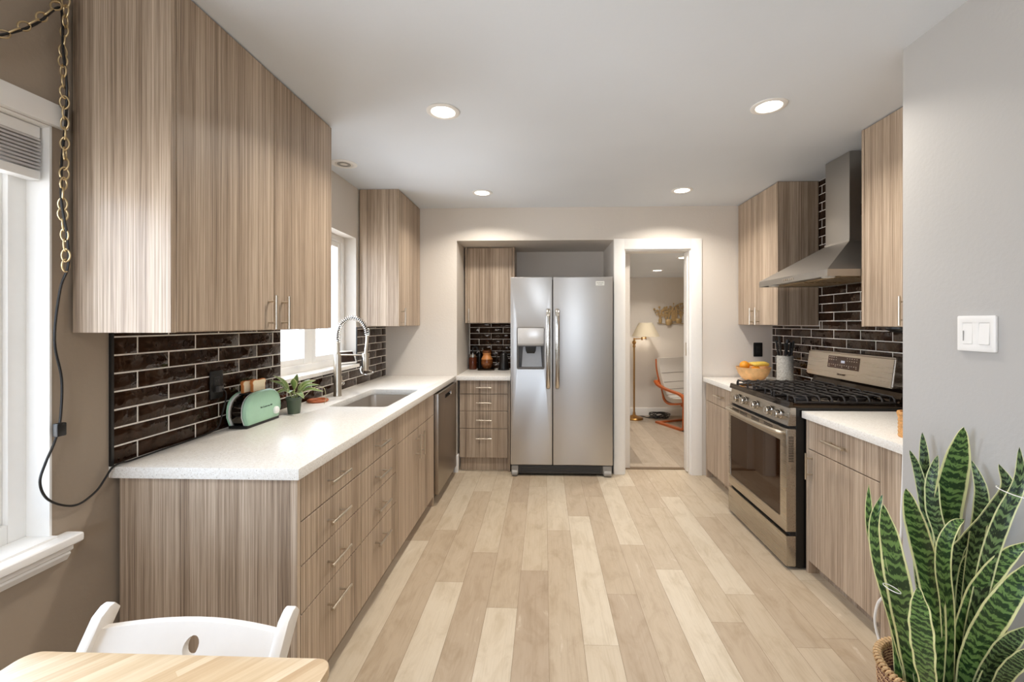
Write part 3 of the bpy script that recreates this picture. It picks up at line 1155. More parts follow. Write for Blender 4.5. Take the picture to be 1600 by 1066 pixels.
hexa(bm, [(D0 + 0.038, 3.872, E0 + 0.016), (D1 - 0.020, 3.872, E0 + 0.016), (D1 - 0.020, 3.90, E0 + 0.016), (D0 + 0.038, 3.90, E0 + 0.016)],
     [(D0 + 0.050, 3.885, 1.155), (D1 - 0.034, 3.885, 1.155), (D1 - 0.034, 3.90, 1.155), (D0 + 0.050, 3.90, 1.155)])
part('paddle', bm, plain('satin_grey_metal', (150, 148, 146), 0.45, 0.8, var=0.03), ds)
bm = new()
loft(bm, [[(-0.1255 + x * s, 3.862 + y * s, z) for x, y in ((-1, -0.5), (1, -0.5), (1, 0.4), (-1, 0.4))] for s, z in ((0.05, 1.166), (0.044, 1.12), (0.033, 1.098))])
part('chute', bm, M['black'], ds)
bm = new()
box(bm, (D0 + 0.014, 3.836, E0 + 0.006), (D1 - 0.014, 3.895, E0 + 0.013), 0.002)
part('drip_tray', bm, M['grey'], ds)
bm = new()
box(bm, (0.452, 3.8285, 1.702), (0.528, 3.8305, 1.740), 0.001, 1)
bd = part('badge', bm, plain('pale_badge', (226, 226, 220), 0.35, var=0.01), dr)
# lettering on the badge, too small to read more than two lines
lm = plain('badge_ink', (150, 150, 144), 0.5)
lettering('badge_lettering', 'FRIGIDAIRE', 0.0125, (0.490, 3.828, 1.727), (PI / 2, 0, 0), lm, dr)
lettering('badge_lettering', 'GALLERY', 0.0105, (0.490, 3.828, 1.712), (PI / 2, 0, 0), lm, dr)
bm = new()
box(bm, (-0.235, 3.848, 0.022), (0.515, 3.86, 0.095), 0.003)
for z in (0.036, 0.05, 0.064, 0.078):
    box(bm, (-0.215, 3.842, z - 0.004), (0.495, 3.85, z + 0.004), 0.001, 1)
part('grille', bm, plain('charcoal_grille', (62, 60, 58), 0.5), t)
for x0, x1 in ((-0.30, -0.237), (0.517, 0.597)):
    bm = new()
    box(bm, (x0, 3.842, 0.012), (x1, 3.905, 0.097), 0.012, 3)
    tube(bm, [(x0 + 0.008, 3.845, 0.028), (x1 - 0.008, 3.845, 0.028)], 0.027, 16)
    part('roller_foot', bm, M['grey'], t)

# ------------------------------------------------------------------ gas range
RY0, RY1, RX = 2.427, 3.179, 1.338
t = thing('gas_range', 'stainless freestanding gas range with five knobs and black cast-iron grates', 'stove', (1.7, 2.803, 0))
bm = new()
box(bm, (1.392, RY0 + 0.002, 0.012), (2.03, RY1 - 0.002, 0.90), 0.002, 1)
for x in (1.42, 2.0):
    for y in (RY0 + 0.04, RY1 - 0.04):
        cyl(bm, (x, y, 0), (x, y, 0.014), 0.018, n=12)
part('body', bm, plain('black_side_panel', (16, 15, 14), 0.3), t)
rs = steel('range_steel', (186, 178, 166), 0.28, (240, 2, 240), 0.003)
bm = new()
box(bm, (RX, RY0, 0.018), (1.3915, RY1, 0.188), 0.006)
part('storage_drawer', bm, rs, t)
bx('gap_strip', (1.36, RY0 + 0.004, 0.189), (1.3915, RY1 - 0.004, 0.208), M['dark'], t)
bx('gap_strip', (1.362, RY0 + 0.004, 0.783), (1.3915, RY1 - 0.004, 0.797), M['dark'], t)
bm = new()
fn = lambda a, b, d: (1.3915 - d, a, b)
wy0, wy1, wz0, wz1 = 2.492, 3.146, 0.276, 0.706
plate(bm, rrect(RY0, RY1, 0.209, 0.782, 0.006, 3), [rrect(wy0, wy1, wz0, wz1, 0.004, 2)], fn, 0.0535, 0.004)
od = part('oven_door', bm, rs, t)
bm = new()
box(bm, (RX + 0.004, wy0 + 0.0005, wz0 + 0.0005), (RX + 0.009, wy1 - 0.0005, wz1 - 0.0005))
part('oven_window', bm, M['oveng'], od)
for c in (2.62, 2.78, 2.94, 3.06):
    bm = new()
    for k in range(4):
        box(bm, (RX - 0.0012, c - 0.05, 0.738 + k * 0.009), (RX + 0.001, c + 0.05, 0.742 + k * 0.009))
    part('vent_slot', bm, M['dark'], od)
bm = new()
for k in range(16):
    box(bm, (1.35, RY0 - 0.0008, 0.60 + k * 0.009), (1.378, RY0 + 0.001, 0.604 + k * 0.009))
part('vent_slot', bm, M['dark'], od)
bm = new()
hy = spline([(RX + 0.004, RY0 + 0.03, 0.755), (RX - 0.026, RY0 + 0.045, 0.757), (RX - 0.048, RY0 + 0.20, 0.759), (RX - 0.054, 2.803, 0.760), (RX - 0.048, RY1 - 0.20, 0.759), (RX - 0.026, RY1 - 0.045, 0.757), (RX + 0.004, RY1 - 0.03, 0.755)], 8)
tube(bm, hy, 0.0135, 14, flat=0.85)
part('handle', bm, M['nickel'], od)
bm = new()
hexa(bm, [(1.345, RY0, 0.798), (1.3915, RY0, 0.798), (1.3915, RY0, 0.8985), (1.362, RY0, 0.8985)], [(1.345, RY1, 0.798), (1.3915, RY1, 0.798), (1.3915, RY1, 0.8985), (1.362, RY1, 0.8985)])
bmesh.ops.bevel(bm, geom=bm.edges[:], offset=0.002, segments=2, affect='EDGES')
cp = part('control_panel', bm, rs, t)
for ky in (3.035, 2.935, 2.785, 2.615, 2.513):
    bm = new()
    lathe(bm, [(0, -0.036), (0.0205, -0.036), (0.023, -0.033), (0.0245, -0.010), (0.028, -0.008), (0.028, 0.0), (0, 0.0)], (1.352, ky, 0.848), 24, 'x')
    box(bm, (1.3135, ky - 0.003, 0.834), (1.318, ky + 0.003, 0.864), 0.001, 1)
    part('knob', bm, M['chrome'], cp)
bm = new()
fn = lambda a, b, d: (a, b, 0.899 + d)
plate(bm, rrect(1.352, 2.03, RY0 - 0.003, RY1 + 0.003, 0.008, 3), [], fn, 0.022, 0.004)
part('cooktop', bm, M['gloss_black'], t)
bm = new()
hexa(bm, [(1.348, RY0 - 0.004, 0.8995), (1.372, RY0 - 0.004, 0.8995), (1.372, RY0 - 0.004, 0.932), (1.356, RY0 - 0.004, 0.932)], [(1.348, RY1 + 0.004, 0.8995), (1.372, RY1 + 0.004, 0.8995), (1.372, RY1 + 0.004, 0.932), (1.356, RY1 + 0.004, 0.932)])
part('front_lip', bm, M['gloss_black'], t)
# burners and grates
for (bx_, by_, r) in ((1.52, 2.59, 0.045), (1.52, 3.02, 0.05), (1.84, 2.59, 0.04), (1.84, 3.02, 0.038), (1.68, 2.805, 0.055)):
    bm = new()
    lathe(bm, [(0, 0.9212), (r, 0.9212), (r, 0.930), (r * 0.75, 0.933), (r * 0.75, 0.941), (r * 0.62, 0.944), (0, 0.944)], (bx_, by_, 0), 24)
    part('burner', bm, M['iron'], t)
for (y0, y1) in ((2.44, 2.685), (2.688, 2.918), (2.921, 3.166)):
    bm = new()
    zt = 0.958
    x0, x1 = 1.395, 1.935
    rr = 0.005
    def bar(p, q, r=rr):
        box(bm, [min(p[i], q[i]) - r for i in range(3)], [max(p[i], q[i]) + r for i in range(3)], 0.002, 1)
    for k in range(9):
        x = x0 + (x1 - x0) * k / 8
        tube(bm, [(x, y0, 0.9265), (x, y0 + 0.003, 0.944), (x, y0 + 0.016, zt), (x, y1 - 0.016, zt), (x, y1 - 0.003, 0.944), (x, y1, 0.9265)], 0.0052, 6)
    ym = (y0 + y1) / 2
    for y in (y0 + 0.002, y1 - 0.002):
        bar((x0, y, 0.9275), (x1, y, 0.9275))
    for y in (y0 + 0.05, ym, y1 - 0.05):
        bar((x0 - 0.012, y, zt - 0.002), (x1 + 0.012, y, zt - 0.002), 0.0042)
    for x in (x0 - 0.014, x1 + 0.014):
        for y in (y0 + 0.05, y1 - 0.05):
            bar((x, y, 0.9275), (x, y, zt - 0.004), 0.0042)
    part('grate', bm, M['iron'], t)
# backguard
bm = new()
bp_ = [(1.962, 0.9225), (2.03, 0.9225), (2.03, 1.01), (1.997, 1.01)]
hexa(bm, [(x, RY0 + 0.02, z) for x, z in bp_], [(x, RY1 + 0.06, z) for x, z in bp_])
part('backguard_base', bm, M['gloss_black'], t)
bm = new()
BY0, BY1 = 2.470, 3.262
lp = lambda o: [(1.935 + 0.020 * o, y, z) for y, z in ()]
face = [(1.944, 1.003), (1.962, 1.172)]
hexa(bm, [(1.940, BY0, 1.000), (2.025, BY0, 1.000), (2.025, BY0, 1.172), (1.962, BY0, 1.172)], [(1.940, BY1, 1.000), (2.025, BY1, 1.000), (2.025, BY1, 1.172), (1.962, BY1, 1.172)])
bmesh.ops.bevel(bm, geom=bm.edges[:], offset=0.008, segments=3, affect='EDGES')
bg_ = part('backguard', bm, rs, t)
sl = lambda z: 1.940 + 0.022 * (z - 1.0) / 0.172
bm = new()
hexa(bm, [(sl(1.068) - 0.0015, 2.735, 1.068), (sl(1.068) + 0.004, 2.735, 1.068), (sl(1.148) + 0.004, 2.735, 1.148), (sl(1.148) - 0.0015, 2.735, 1.148)],
     [(sl(1.068) - 0.0015, 3.03, 1.068), (sl(1.068) + 0.004, 3.03, 1.068), (sl(1.148) + 0.004, 3.03, 1.148), (sl(1.148) - 0.0015, 3.03, 1.148)])
part('control_display', bm, plain('brown_control_glass', (70, 40, 24), 0.15), bg_)
tilt = math.atan2(0.022, 0.172)
rot = Matrix.Rotation(-PI / 2, 4, 'Z') @ Matrix.Rotation(PI / 2 - tilt, 4, 'X')
re_ = rot.to_euler()
ink = plain('pale_key_ink', (214, 196, 172), 0.5)
rd = random.Random(4)
for i, z in enumerate((1.137, 1.121, 1.089, 1.079)):
    bm = new()
    for j in range(13):
        y = 2.755 + j * 0.0212
        if i < 2 and 4 < j < 9:
            continue
        if i == 3 and j % 3:
            continue
        w_, h_ = rd.uniform(0.006, 0.011), 0.0038
        hexa(bm, [(sl(z) - 0.0022, y, z), (sl(z) - 0.001, y, z), (sl(z) - 0.001, y, z + h_), (sl(z) - 0.0022, y, z + h_)],
             [(sl(z) - 0.0022, y + w_, z), (sl(z) - 0.001, y + w_, z), (sl(z) - 0.001, y + w_, z + h_), (sl(z) - 0.0022, y + w_, z + h_)])
    part('key_marking', bm, ink, bg_)
bm = new()
z = 1.106
hexa(bm, [(sl(z) - 0.0022, 2.865, z), (sl(z) - 0.001, 2.865, z), (sl(z + .016) - 0.001, 2.865, z + .016), (sl(z + .016) - 0.0022, 2.865, z + .016)],
     [(sl(z) - 0.0022, 2.90, z), (sl(z) - 0.001, 2.90, z), (sl(z + .016) - 0.001, 2.90, z + .016), (sl(z + .016) - 0.0022, 2.90, z + .016)])
part('clock', bm, emission('pale_digits', (214, 212, 222), 0.75), bg_)
lettering('maker_lettering', 'FRIGIDAIRE', 0.016, (sl(1.03) - 0.001, 2.885, 1.030), re_, plain('brown_badge_ink', (112, 88, 66), 0.4), bg_)

# ------------------------------------------------------------------ range hood
t = thing('range_hood', 'stainless chimney range hood over the stove', 'range hood', (1.8, 2.79, 1.63))
HY0, HY1, HX = 2.414, 3.166, 1.552
bm = new()
fn = lambda a, b, d: (a, b, 1.628 + d)
cx0, cx1, cy0, cy1 = 1.862, XR - 0.007, 2.690, 2.915
e = 0.004
loft(bm, [[(HX, HY0, 1.628), (XR - 0.007, HY0, 1.628), (XR - 0.007, HY1, 1.628), (HX, HY1, 1.628)], [(HX, HY0, 1.667), (XR - 0.007, HY0, 1.667), (XR - 0.007, HY1, 1.667), (HX, HY1, 1.667)],
          [(cx0 - e, cy0 - e, 1.872), (cx1, cy0 - e, 1.872), (cx1, cy1 + e, 1.872), (cx0 - e, cy1 + e, 1.872)],
          [(cx0 - e, cy0 - e, 1.884), (cx1, cy0 - e, 1.884), (cx1, cy1 + e, 1.884), (cx0 - e, cy1 + e, 1.884)]], False, True)
box(bm, (HX + 0.02, HY0 + 0.02, 1.636), (XR - 0.02, HY1 - 0.02, 1.640))
cano = part('canopy', bm, M['steelh'], t, angle=8)
bm = new()
for y in (2.45, 2.80):
    box(bm, (HX + 0.10, y, 1.630), (XR - 0.06, y + 0.33, 1.6355), 0.001, 1)
    for k in range(9):
        box(bm, (HX + 0.115 + k * 0.035, y + 0.012, 1.627), (HX + 0.135 + k * 0.035, y + 0.318, 1.631))
part('grease_filter', bm, plain('warm_filter_metal', (170, 150, 118), 0.3, 0.9), t)
for y in (2.50, 3.08):
    bm = new()
    lathe(bm, [(0, 1.6255), (0.028, 1.6255), (0.033, 1.628), (0.033, 1.634), (0, 1.634)], (HX + 0.06, y, 0), 20)
    part('lamp_lens', bm, plain('frosted_lens', (235, 232, 224), 0.3), t)
bm = new()
for k in range(6):
    cyl(bm, (HX - 0.003, 2.74 + k * 0.022, 1.647), (HX + 0.002, 2.74 + k * 0.022, 1.647), 0.0065, n=12)
part('push_button', bm, M['chrome'], t)
bm = new()
box(bm, (cx0, cy0, 1.8845), (cx1, cy1, ZC - 0.003), 0.002)
chim = part('chimney', bm, M['steelh'], t)
bm = new()
for k in range(8):
    box(bm, (1.93 + k * 0.009, cy0 - 0.0008, 2.03), (1.934 + k * 0.009, cy0 + 0.001, 2.10))
part('vent_slot', bm, M['dark'], chim)

# ------------------------------------------------------------------ faucet
FX, FY = -1.375, 2.807
t = thing('faucet', 'tall pull-down spring faucet in brushed nickel behind the sink', 'faucet', (FX, FY, ZK))
bm = new()
lathe(bm, [(0, ZK + 0.0005), (0.0275, ZK + 0.0005), (0.0275, ZK + 0.006), (0.0255, ZK + 0.012), (0.0225, 1.155), (0.021, 1.166), (0.0135, 1.170), (0.0125, 1.248), (0, 1.248)], (FX, FY, 0), 28)
part('body', bm, M['nickel'], t)
bm = new()
arc = spline([(FX, FY, 1.24), (FX + 0.004, FY, 1.31), (FX + 0.035, FY, 1.375), (FX + 0.095, FY, 1.405), (FX + 0.155, FY, 1.385), (FX + 0.192, FY, 1.335), (FX + 0.20, FY, 1.285)], 10)
tube(bm, arc, 0.0062, 10)
hose = part('hose', bm, plain('dark_rubber_hose', (70, 66, 62), 0.5), t)
bm = new()
fr = frames(arc)
L_, pts = 0.0, []
acc = [0]
for p, q in zip(arc[:-1], arc[1:]):
    acc.append(acc[-1] + (q - p).length)
turns = 30
for s in range(turns * 10 + 1):
    d = acc[-1] * s / (turns * 10)
    i = max(k for k in range(len(acc)) if acc[k] <= d + 1e-9)
    i = min(i, len(arc) - 2)
    f_ = (d - acc[i]) / (acc[i + 1] - acc[i])
    c = arc[i].lerp(arc[i + 1], f_)
    u, v = fr[i]
    u2, v2 = fr[i + 1]
    u, v = u.lerp(u2, f_).normalized(), v.lerp(v2, f_).normalized()
    a = 2 * PI * s / 10
    pts.append(c + (u * math.cos(a) + v * math.sin(a)) * 0.0145)
tube(bm, pts, 0.0025, 6)
part('spring', bm, M['chrome'], hose)
bm = new()
tube(bm, spline([(FX + 0.20, FY, 1.292), (FX + 0.199, FY, 1.25), (FX + 0.194, FY, 1.20), (FX + 0.190, FY, 1.165)], 6), 0.0105, 12)
lathe(bm, [(0, 1.055), (0.017, 1.055), (0.0185, 1.06), (0.0185, 1.15), (0.014, 1.17), (0, 1.17)], (FX + 0.19, FY, 0), 20)
sh = part('spray_head', bm, M['nickel'], t)
bm = new()
box(bm, (FX + 0.163, FY - 0.006, 1.075), (FX + 0.1735, FY + 0.006, 1.14), 0.002)
part('spray_button', bm, M['black'], sh)
bm = new()
tube(bm, spline([(FX + 0.165, FY, 1.085), (FX + 0.16, FY - 0.008, 1.06), (FX + 0.185, FY - 0.03, 1.036), (FX + 0.225, FY - 0.015, 1.032), (FX + 0.237, FY + 0.008, 1.042), (FX + 0.215, FY + 0.018, 1.05), (FX + 0.195, FY + 0.012, 1.058)], 6), 0.004, 8)
part('spray_lever', bm, M['chrome'], sh)
bm = new()
cyl(bm, (FX + 0.006, FY, 1.158), (FX + 0.178, FY, 1.158), 0.0052, n=12)
lathe(bm, [(0.0186, 1.145), (0.023, 1.145), (0.023, 1.170), (0.0186, 1.170)], (FX + 0.19, FY, 0), 20, closed=True)
part('docking_arm', bm, M['nickel'], t)
bm = new()
cyl(bm, (FX, FY + 0.015, 0.965), (FX, FY + 0.055, 0.965), 0.0125, n=16)
lathe(bm, [(0, 0.055), (0.016, 0.055), (0.018, 0.06), (0.018, 0.068), (0, 0.070)], (FX, FY, 0.965), 18, 'y')
tube(bm, [(FX, FY + 0.062, 0.975), (FX - 0.004, FY + 0.066, 1.01)], 0.004, 8)
part('lever', bm, M['chrome'], t)

# ------------------------------------------------------------------ things on the sink run
# toaster
TX0, TX1, TY0, TY1 = -1.452, -1.348, 1.898, 2.166
t = thing('toaster', 'mint green retro toaster holding two slices of bread on the long countertop', 'toaster', (-1.40, 2.06, ZK))


def dshape(y0, y1, z0, z1, n=16):
    pts = [(y0 + 0.018, z0), (y1 - 0.018, z0)]
    cy, h, w_ = (y0 + y1) / 2, z1 - z0, (y1 - y0) / 2
    for k in range(n + 1):
        a = -0.12 + (PI + 0.24) * k / n
        ca, sa = math.cos(a), math.sin(a)
        y = cy + w_ * math.copysign(abs(ca) ** 0.72, ca)
        z = z0 + h * 0.36 + (h * 0.64) * math.copysign(abs(sa) ** 0.72, sa) if sa > 0 else z0 + h * 0.36 + h * 0.36 * sa * 2
        pts.append((y, z))
    return pts


def dloft(bm, secs):
    loft(bm, [[(x, y, z) for y, z in dshape(TY0 + i, TY1 - i, ZK + 0.014 + j, 1.048 - i)] for x, i, j in secs])


green = plain('mint_green_enamel', (160, 198, 172), 0.22, var=0.03)
bm = new()
dloft(bm, [(-1.372, 0.004, 0), (-1.370, 0.001, 0), (-1.364, 0.0, 0), (-1.354, 0.006, 0), (-1.349, 0.018, 0.006), (-1.3475, 0.034, 0.016)])
part('side_panel', bm, green, t)
bm = new()
dloft(bm, [(-1.4525, 0.034, 0.016), (-1.451, 0.018, 0.006), (-1.446, 0.006, 0), (-1.442, 0.0, 0), (-1.437, 0.001, 0), (-1.435, 0.004, 0)])
part('side_panel', bm, green, t)
bm = new()
dloft(bm, [(-1.435, 0.010, 0.003), (-1.372, 0.010, 0.003)])
part('shell', bm, plain('dark_polished_steel', (120, 112, 102), 0.10, 1.0), t)
bm = new()
dloft(bm, [(-1.376, 0.003, 0.0), (-1.372, 0.003, 0.0)])
dloft(bm, [(-1.435, 0.003, 0.0), (-1.431, 0.003, 0.0)])
part('rim_trim', bm, M['white'], t)
bm = new()
box(bm, (-1.444, TY0 + 0.016, ZK + 0.0005), (-1.356, TY1 - 0.016, ZK + 0.0145), 0.003)
part('base', bm, M['black'], t)
bm = new()
for x in (-1.4155, -1.3945):
    box(bm, (x - 0.0075, 1.955, 1.034), (x + 0.0075, 2.105, 1.0395), 0.001, 1)
part('slot_rim', bm, M['dark'], t)
bm = new()
lathe(bm, [(0, 0.0), (0.019, 0.0), (0.018, 0.010), (0.012, 0.016), (0, 0.016)], (-1.3500, 2.108, ZK + 0.050), 24, 'x')
box(bm, (-1.336, 2.105, ZK + 0.036), (-1.331, 2.111, ZK + 0.064), 0.001, 1)
part('dial', bm, M['white'], t)
lettering('script_lettering', 'The Countertop 300', 0.0105, (-1.3470, 2.036, ZK + 0.083), (PI / 2, 0, PI / 2), plain('dark_green_script', (48, 72, 60), 0.5), t)

crumb = plain('bread_crumb', (250, 234, 202), 0.9, scale=160, bump=0.4)
crust = plain('bread_crust', (206, 128, 66), 0.8)
for i, (x, lab) in enumerate(((-1.4155, 'slice of white bread in the toaster slot next to the tiles'), (-1.3945, 'slice of white bread in the toaster slot nearer the room'))):
    t = thing('bread_slice', lab, 'bread', (x, 2.02, 1.04), 'bread slices in the toaster')
    y0 = 1.995 if i else 1.960
    ol = [(y0 + 0.004, 1.0405), (y0 + 0.096, 1.0405), (y0 + 0.096, 1.075), (y0 + 0.101, 1.083), (y0 + 0.098, 1.093), (y0 + 0.088, 1.097), (y0 + 0.05, 1.095), (y0 + 0.014, 1.098), (y0 + 0.003, 1.094), (y0 - 0.001, 1.084), (y0 + 0.004, 1.075)]
    bm = new()
    plate(bm, ol, [], lambda a, b, d: (x - 0.0062 + d, a, b), 0.0124, 0.001)
    part('crust', bm, crust, t)
    cy, cz = y0 + 0.05, 1.068
    il = [(cy + (a - cy) * 0.91, max(1.041, cz + (b - cz) * 0.91)) for a, b in ol]
    bm = new()
    plate(bm, il, [], lambda a, b, d: (x - 0.0072 + d, a, b), 0.0144, 0.0008)
    part('crumb', bm, crumb, t)


# leaf maker shared by the plants
def blade(bm, spine, width, hint, uvl, prof=None, fold=0.18, m=7, thick=0.0016, wave=0.0, seed=0):
    pts = spline(spine, m)
    n = len(pts)
    rows_ = []
    for i, p in enumerate(pts):
        tg = (pts[min(i + 1, n - 1)] - pts[max(i - 1, 0)]).normalized()
        s = i / (n - 1)
        h = hint(p, s) if callable(hint) else hint
        wd = tg.cross(h)
        wd.normalize()
        nm = wd.cross(tg).normalized()
        ww = width * prof(s) * 0.5
        row_ = []
        for k, q in enumerate((-1, -0.5, 0, 0.5, 1)):
            b = wave * math.sin(s * 38 + q * 2 + seed) * abs(q)
            row_.append((p + wd * (q * ww) + nm * (-(fold * ww) * (1 - q * q) + b), (q * 0.5 + 0.5, s)))
        rows_.append((row_, nm))
    F, B = [], []
    for row_, nm in rows_:
        F.append([(bm.verts.new(c + nm * thick * 0.5), uv) for c, uv in row_])
        B.append([(bm.verts.new(c - nm * thick * 0.5), uv) for c, uv in row_])

    def face(vs):
        f = bm.faces.new([v for v, _ in vs])
        for lp_, (v, uv) in zip(f.loops, vs):
            lp_[uvl].uv = uv
    for i in range(n - 1):
        for k in range(4):
            face([F[i][k], F[i][k + 1], F[i + 1][k + 1], F[i + 1][k]])
            face([B[i][k + 1], B[i][k], B[i + 1][k], B[i + 1][k + 1]])
        face([F[i][0], F[i + 1][0], B[i + 1][0], B[i][0]])
        face([F[i][4], B[i][4], B[i + 1][4], F[i + 1][4]])
    for i in (0, n - 1):
        for k in range(4):
            face([F[i][k], B[i][k], B[i][k + 1], F[i][k + 1]])


def leafprof(peak=0.4, base=0.25, pw=0.8):
    def f(s):
        a = base + (1 - base) * math.sin(min(1, s / peak) * PI / 2) if s < peak else max(0.02, math.cos((s - peak) / (1 - peak) * PI / 2) ** pw)
        return a
    return f


# small pot plant
PX_, PY_ = -1.345, 2.262
t = thing('potted_plant', 'small leafy plant in a dark green plastic pot beside the toaster', 'plant', (PX_, PY_, ZK))
bm = new()
lathe(bm, [(0, ZK + 0.0005), (0.029, ZK + 0.0005), (0.030, ZK + 0.004), (0.037, ZK + 0.074), (0.041, ZK + 0.076), (0.0415, ZK + 0.088), (0.038, ZK + 0.088), (0.036, ZK + 0.078), (0.034, ZK + 0.072), (0, ZK + 0.072)], (PX_, PY_, 0), 28)
part('pot', bm, plain('dark_green_plastic_pot', (78, 90, 72), 0.4), t)
bm = new()
lathe(bm, [(0, ZK + 0.0725), (0.0335, ZK + 0.0725), (0.0335, ZK + 0.078), (0.015, ZK + 0.081), (0, ZK + 0.082)], (PX_, PY_, 0), 20)
part('soil', bm, plain('potting_soil', (58, 42, 30), 0.95, scale=120, bump=0.6), t)
lm1 = leaf_mat('streaked_green_leaf', lin(100, 128, 66), lin(148, 168, 100), lin(214, 212, 166))
zs = ZK + 0.078
rd = random.Random(12)
lv = [((-0.10, -0.05, 0.13), 0.030), ((-0.075, -0.06, 0.165), 0.030), ((0.05, -0.09, 0.15), 0.032), ((0.10, -0.02, 0.135), 0.036), ((0.12, 0.03, 0.09), 0.034), ((0.16, 0.0, 0.05), 0.032),
      ((0.07, 0.09, 0.11), 0.034), ((0.03, -0.10, 0.06), 0.036), ((-0.05, -0.09, 0.05), 0.030), ((-0.04, 0.09, 0.13), 0.030), ((0.10, -0.08, 0.02), 0.034), ((0.0, 0.03, 0.16), 0.028)]
for (dx, dy, dz), w_ in lv:
    bm = new()
    uvl = bm.loops.layers.uv.new('UVMap')
    dx = max(dx, -0.105)
    a = Vector((PX_ + dx * 0.06, PY_ + dy * 0.06, zs))
    e = Vector((PX_ + dx, PY_ + dy, zs + dz * 0.80))
    mid = a.lerp(e, 0.5) + Vector((0, 0, 0.035))
    st = a.lerp(mid, 0.45) + Vector((0, 0, 0.012))
    blade(bm, [a, st, mid, e], w_, Vector((0.3, -0.35, 1)).normalized(), uvl, lambda s: 0.10 if s < 0.3 else max(0.03, math.sin(((s - 0.3) / 0.7) ** 0.8 * PI) ** 0.8), fold=0.35, thick=0.0008)
    part('leaf', bm, lm1, t)
bm = new()
tube(bm, spline([(PX_ + 0.03, PY_ + 0.03, zs), (PX_ + 0.07, PY_ + 0.08, zs + 0.05), (PX_ + 0.085, PY_ + 0.15, zs + 0.035), (PX_ + 0.075, PY_ + 0.19, zs - 0.03), (PX_ + 0.06, PY_ + 0.20, zs - 0.065)], 6), 0.0014, 6)
part('trailing_stem', bm, plain('pale_stem', (190, 186, 150), 0.6), t)

# wooden coaster
bm = new()
lathe(bm, [(0, ZK + 0.0005), (0.055, ZK + 0.0005), (0.061, ZK + 0.006), (0.061, ZK + 0.013), (0.056, ZK + 0.017), (0.048, ZK + 0.015), (0.044, ZK + 0.009), (0.018, ZK + 0.009), (0.014, ZK + 0.013), (0, ZK + 0.013)], (-1.396, 2.598, 0), 32)
solo('wooden_dish', bm, plain('reddish_brown_wood', (168, 92, 52), 0.4, var=0.2, scale=50), 'small round reddish-brown wooden dish at the foot of the faucet', 'dish', (-1.396, 2.598, ZK))

# smart display on the window sill
t = thing('smart_display', 'small tilted smart display with a white bezel on the sink window sill', 'display', (-1.49, 3.19, KZ0 + 0.02))
zb = KZ0 + 0.0205
ang = math.radians(24)
R_ = Matrix.Translation((-1.492, 3.222, zb + 0.006)) @ Matrix.Rotation(math.radians(62), 4, 'Z') @ Matrix.Rotation(-ang, 4, 'X')
bm = new()
plate(bm, rrect(-0.076, 0.076, 0.0, 0.106, 0.01, 4), [], lambda a, b, d: R_ @ Vector((a, d, b)), 0.010, 0.002)
part('bezel', bm, M['white'], t)
bm = new()
plate(bm, rrect(-0.065, 0.065, 0.012, 0.094, 0.002, 2), [], lambda a, b, d: R_ @ Vector((a, d - 0.0008, b)), 0.0016)
part('screen', bm, plain('dark_screen_glass', (44, 28, 20), 0.05), t)
bm = new()
hexa(bm, [R_ @ Vector((a, 0.0102, 0.012)) for a in (-0.06, 0.06)] + [R_ @ Vector((a, 0.0102, 0.09)) for a in (0.05, -0.05)],
     [Vector(((R_ @ Vector((a, 0.05, 0.02))).x, (R_ @ Vector((a, 0.05, 0.02))).y, z)) for a, z in ((-0.05, zb + 0.0005), (0.05, zb + 0.0005), (0.045, zb + 0.04), (-0.045, zb + 0.04))])
part('stand', bm, plain('charcoal_fabric', (52, 50, 50), 0.9), t)


def outlet(name, label, mapf, loc, w_=0.072, h_=0.118):
    t = thing(name, label, 'outlet', loc)
    bm = new()
    plate(bm, rrect(-w_ / 2, w_ / 2, -h_ / 2, h_ / 2, 0.005, 3), [], mapf, 0.006, 0.0015)
    part('cover_plate', bm, M['black'], t)
    bm = new()
    plate(bm, rrect(-0.017, 0.017, -0.034, 0.034, 0.003, 3), [], lambda a, b, d: mapf(a, b, d + 0.0055), 0.003, 0.0006)
    part('socket_face', bm, plain('charcoal_socket', (40, 38, 37), 0.3), t)
    bm = new()
    for z in (-0.018, 0.018):
        for a in (-0.0065, 0.0065):
            plate(bm, [(a - 0.0011, z - 0.004), (a + 0.0011, z - 0.004), (a + 0.0011, z + 0.004), (a - 0.0011, z + 0.004)], [], lambda a, b, d: mapf(a, b, d + 0.0086), 0.0004)
    part('slot', bm, plain('outlet_slot_grey', (96, 92, 88), 0.6), t)
    return t


outlet('wall_outlet', 'black outlet on the brown tiles above the toaster with a plug in it', lambda a, b, d: (XL + 0.0075 + d, 1.862 + a, 1.096 + b), (XL + 0.0075, 1.862, 1.04), 0.074, 0.124)
outlet('wall_outlet', 'black outlet on the white wall above the fruit bowl', lambda a, b, d: (1.910 + a, YB - 0.0005 - d, 1.131 + b), (1.910, YB - 0.001, 1.07), 0.078, 0.126)

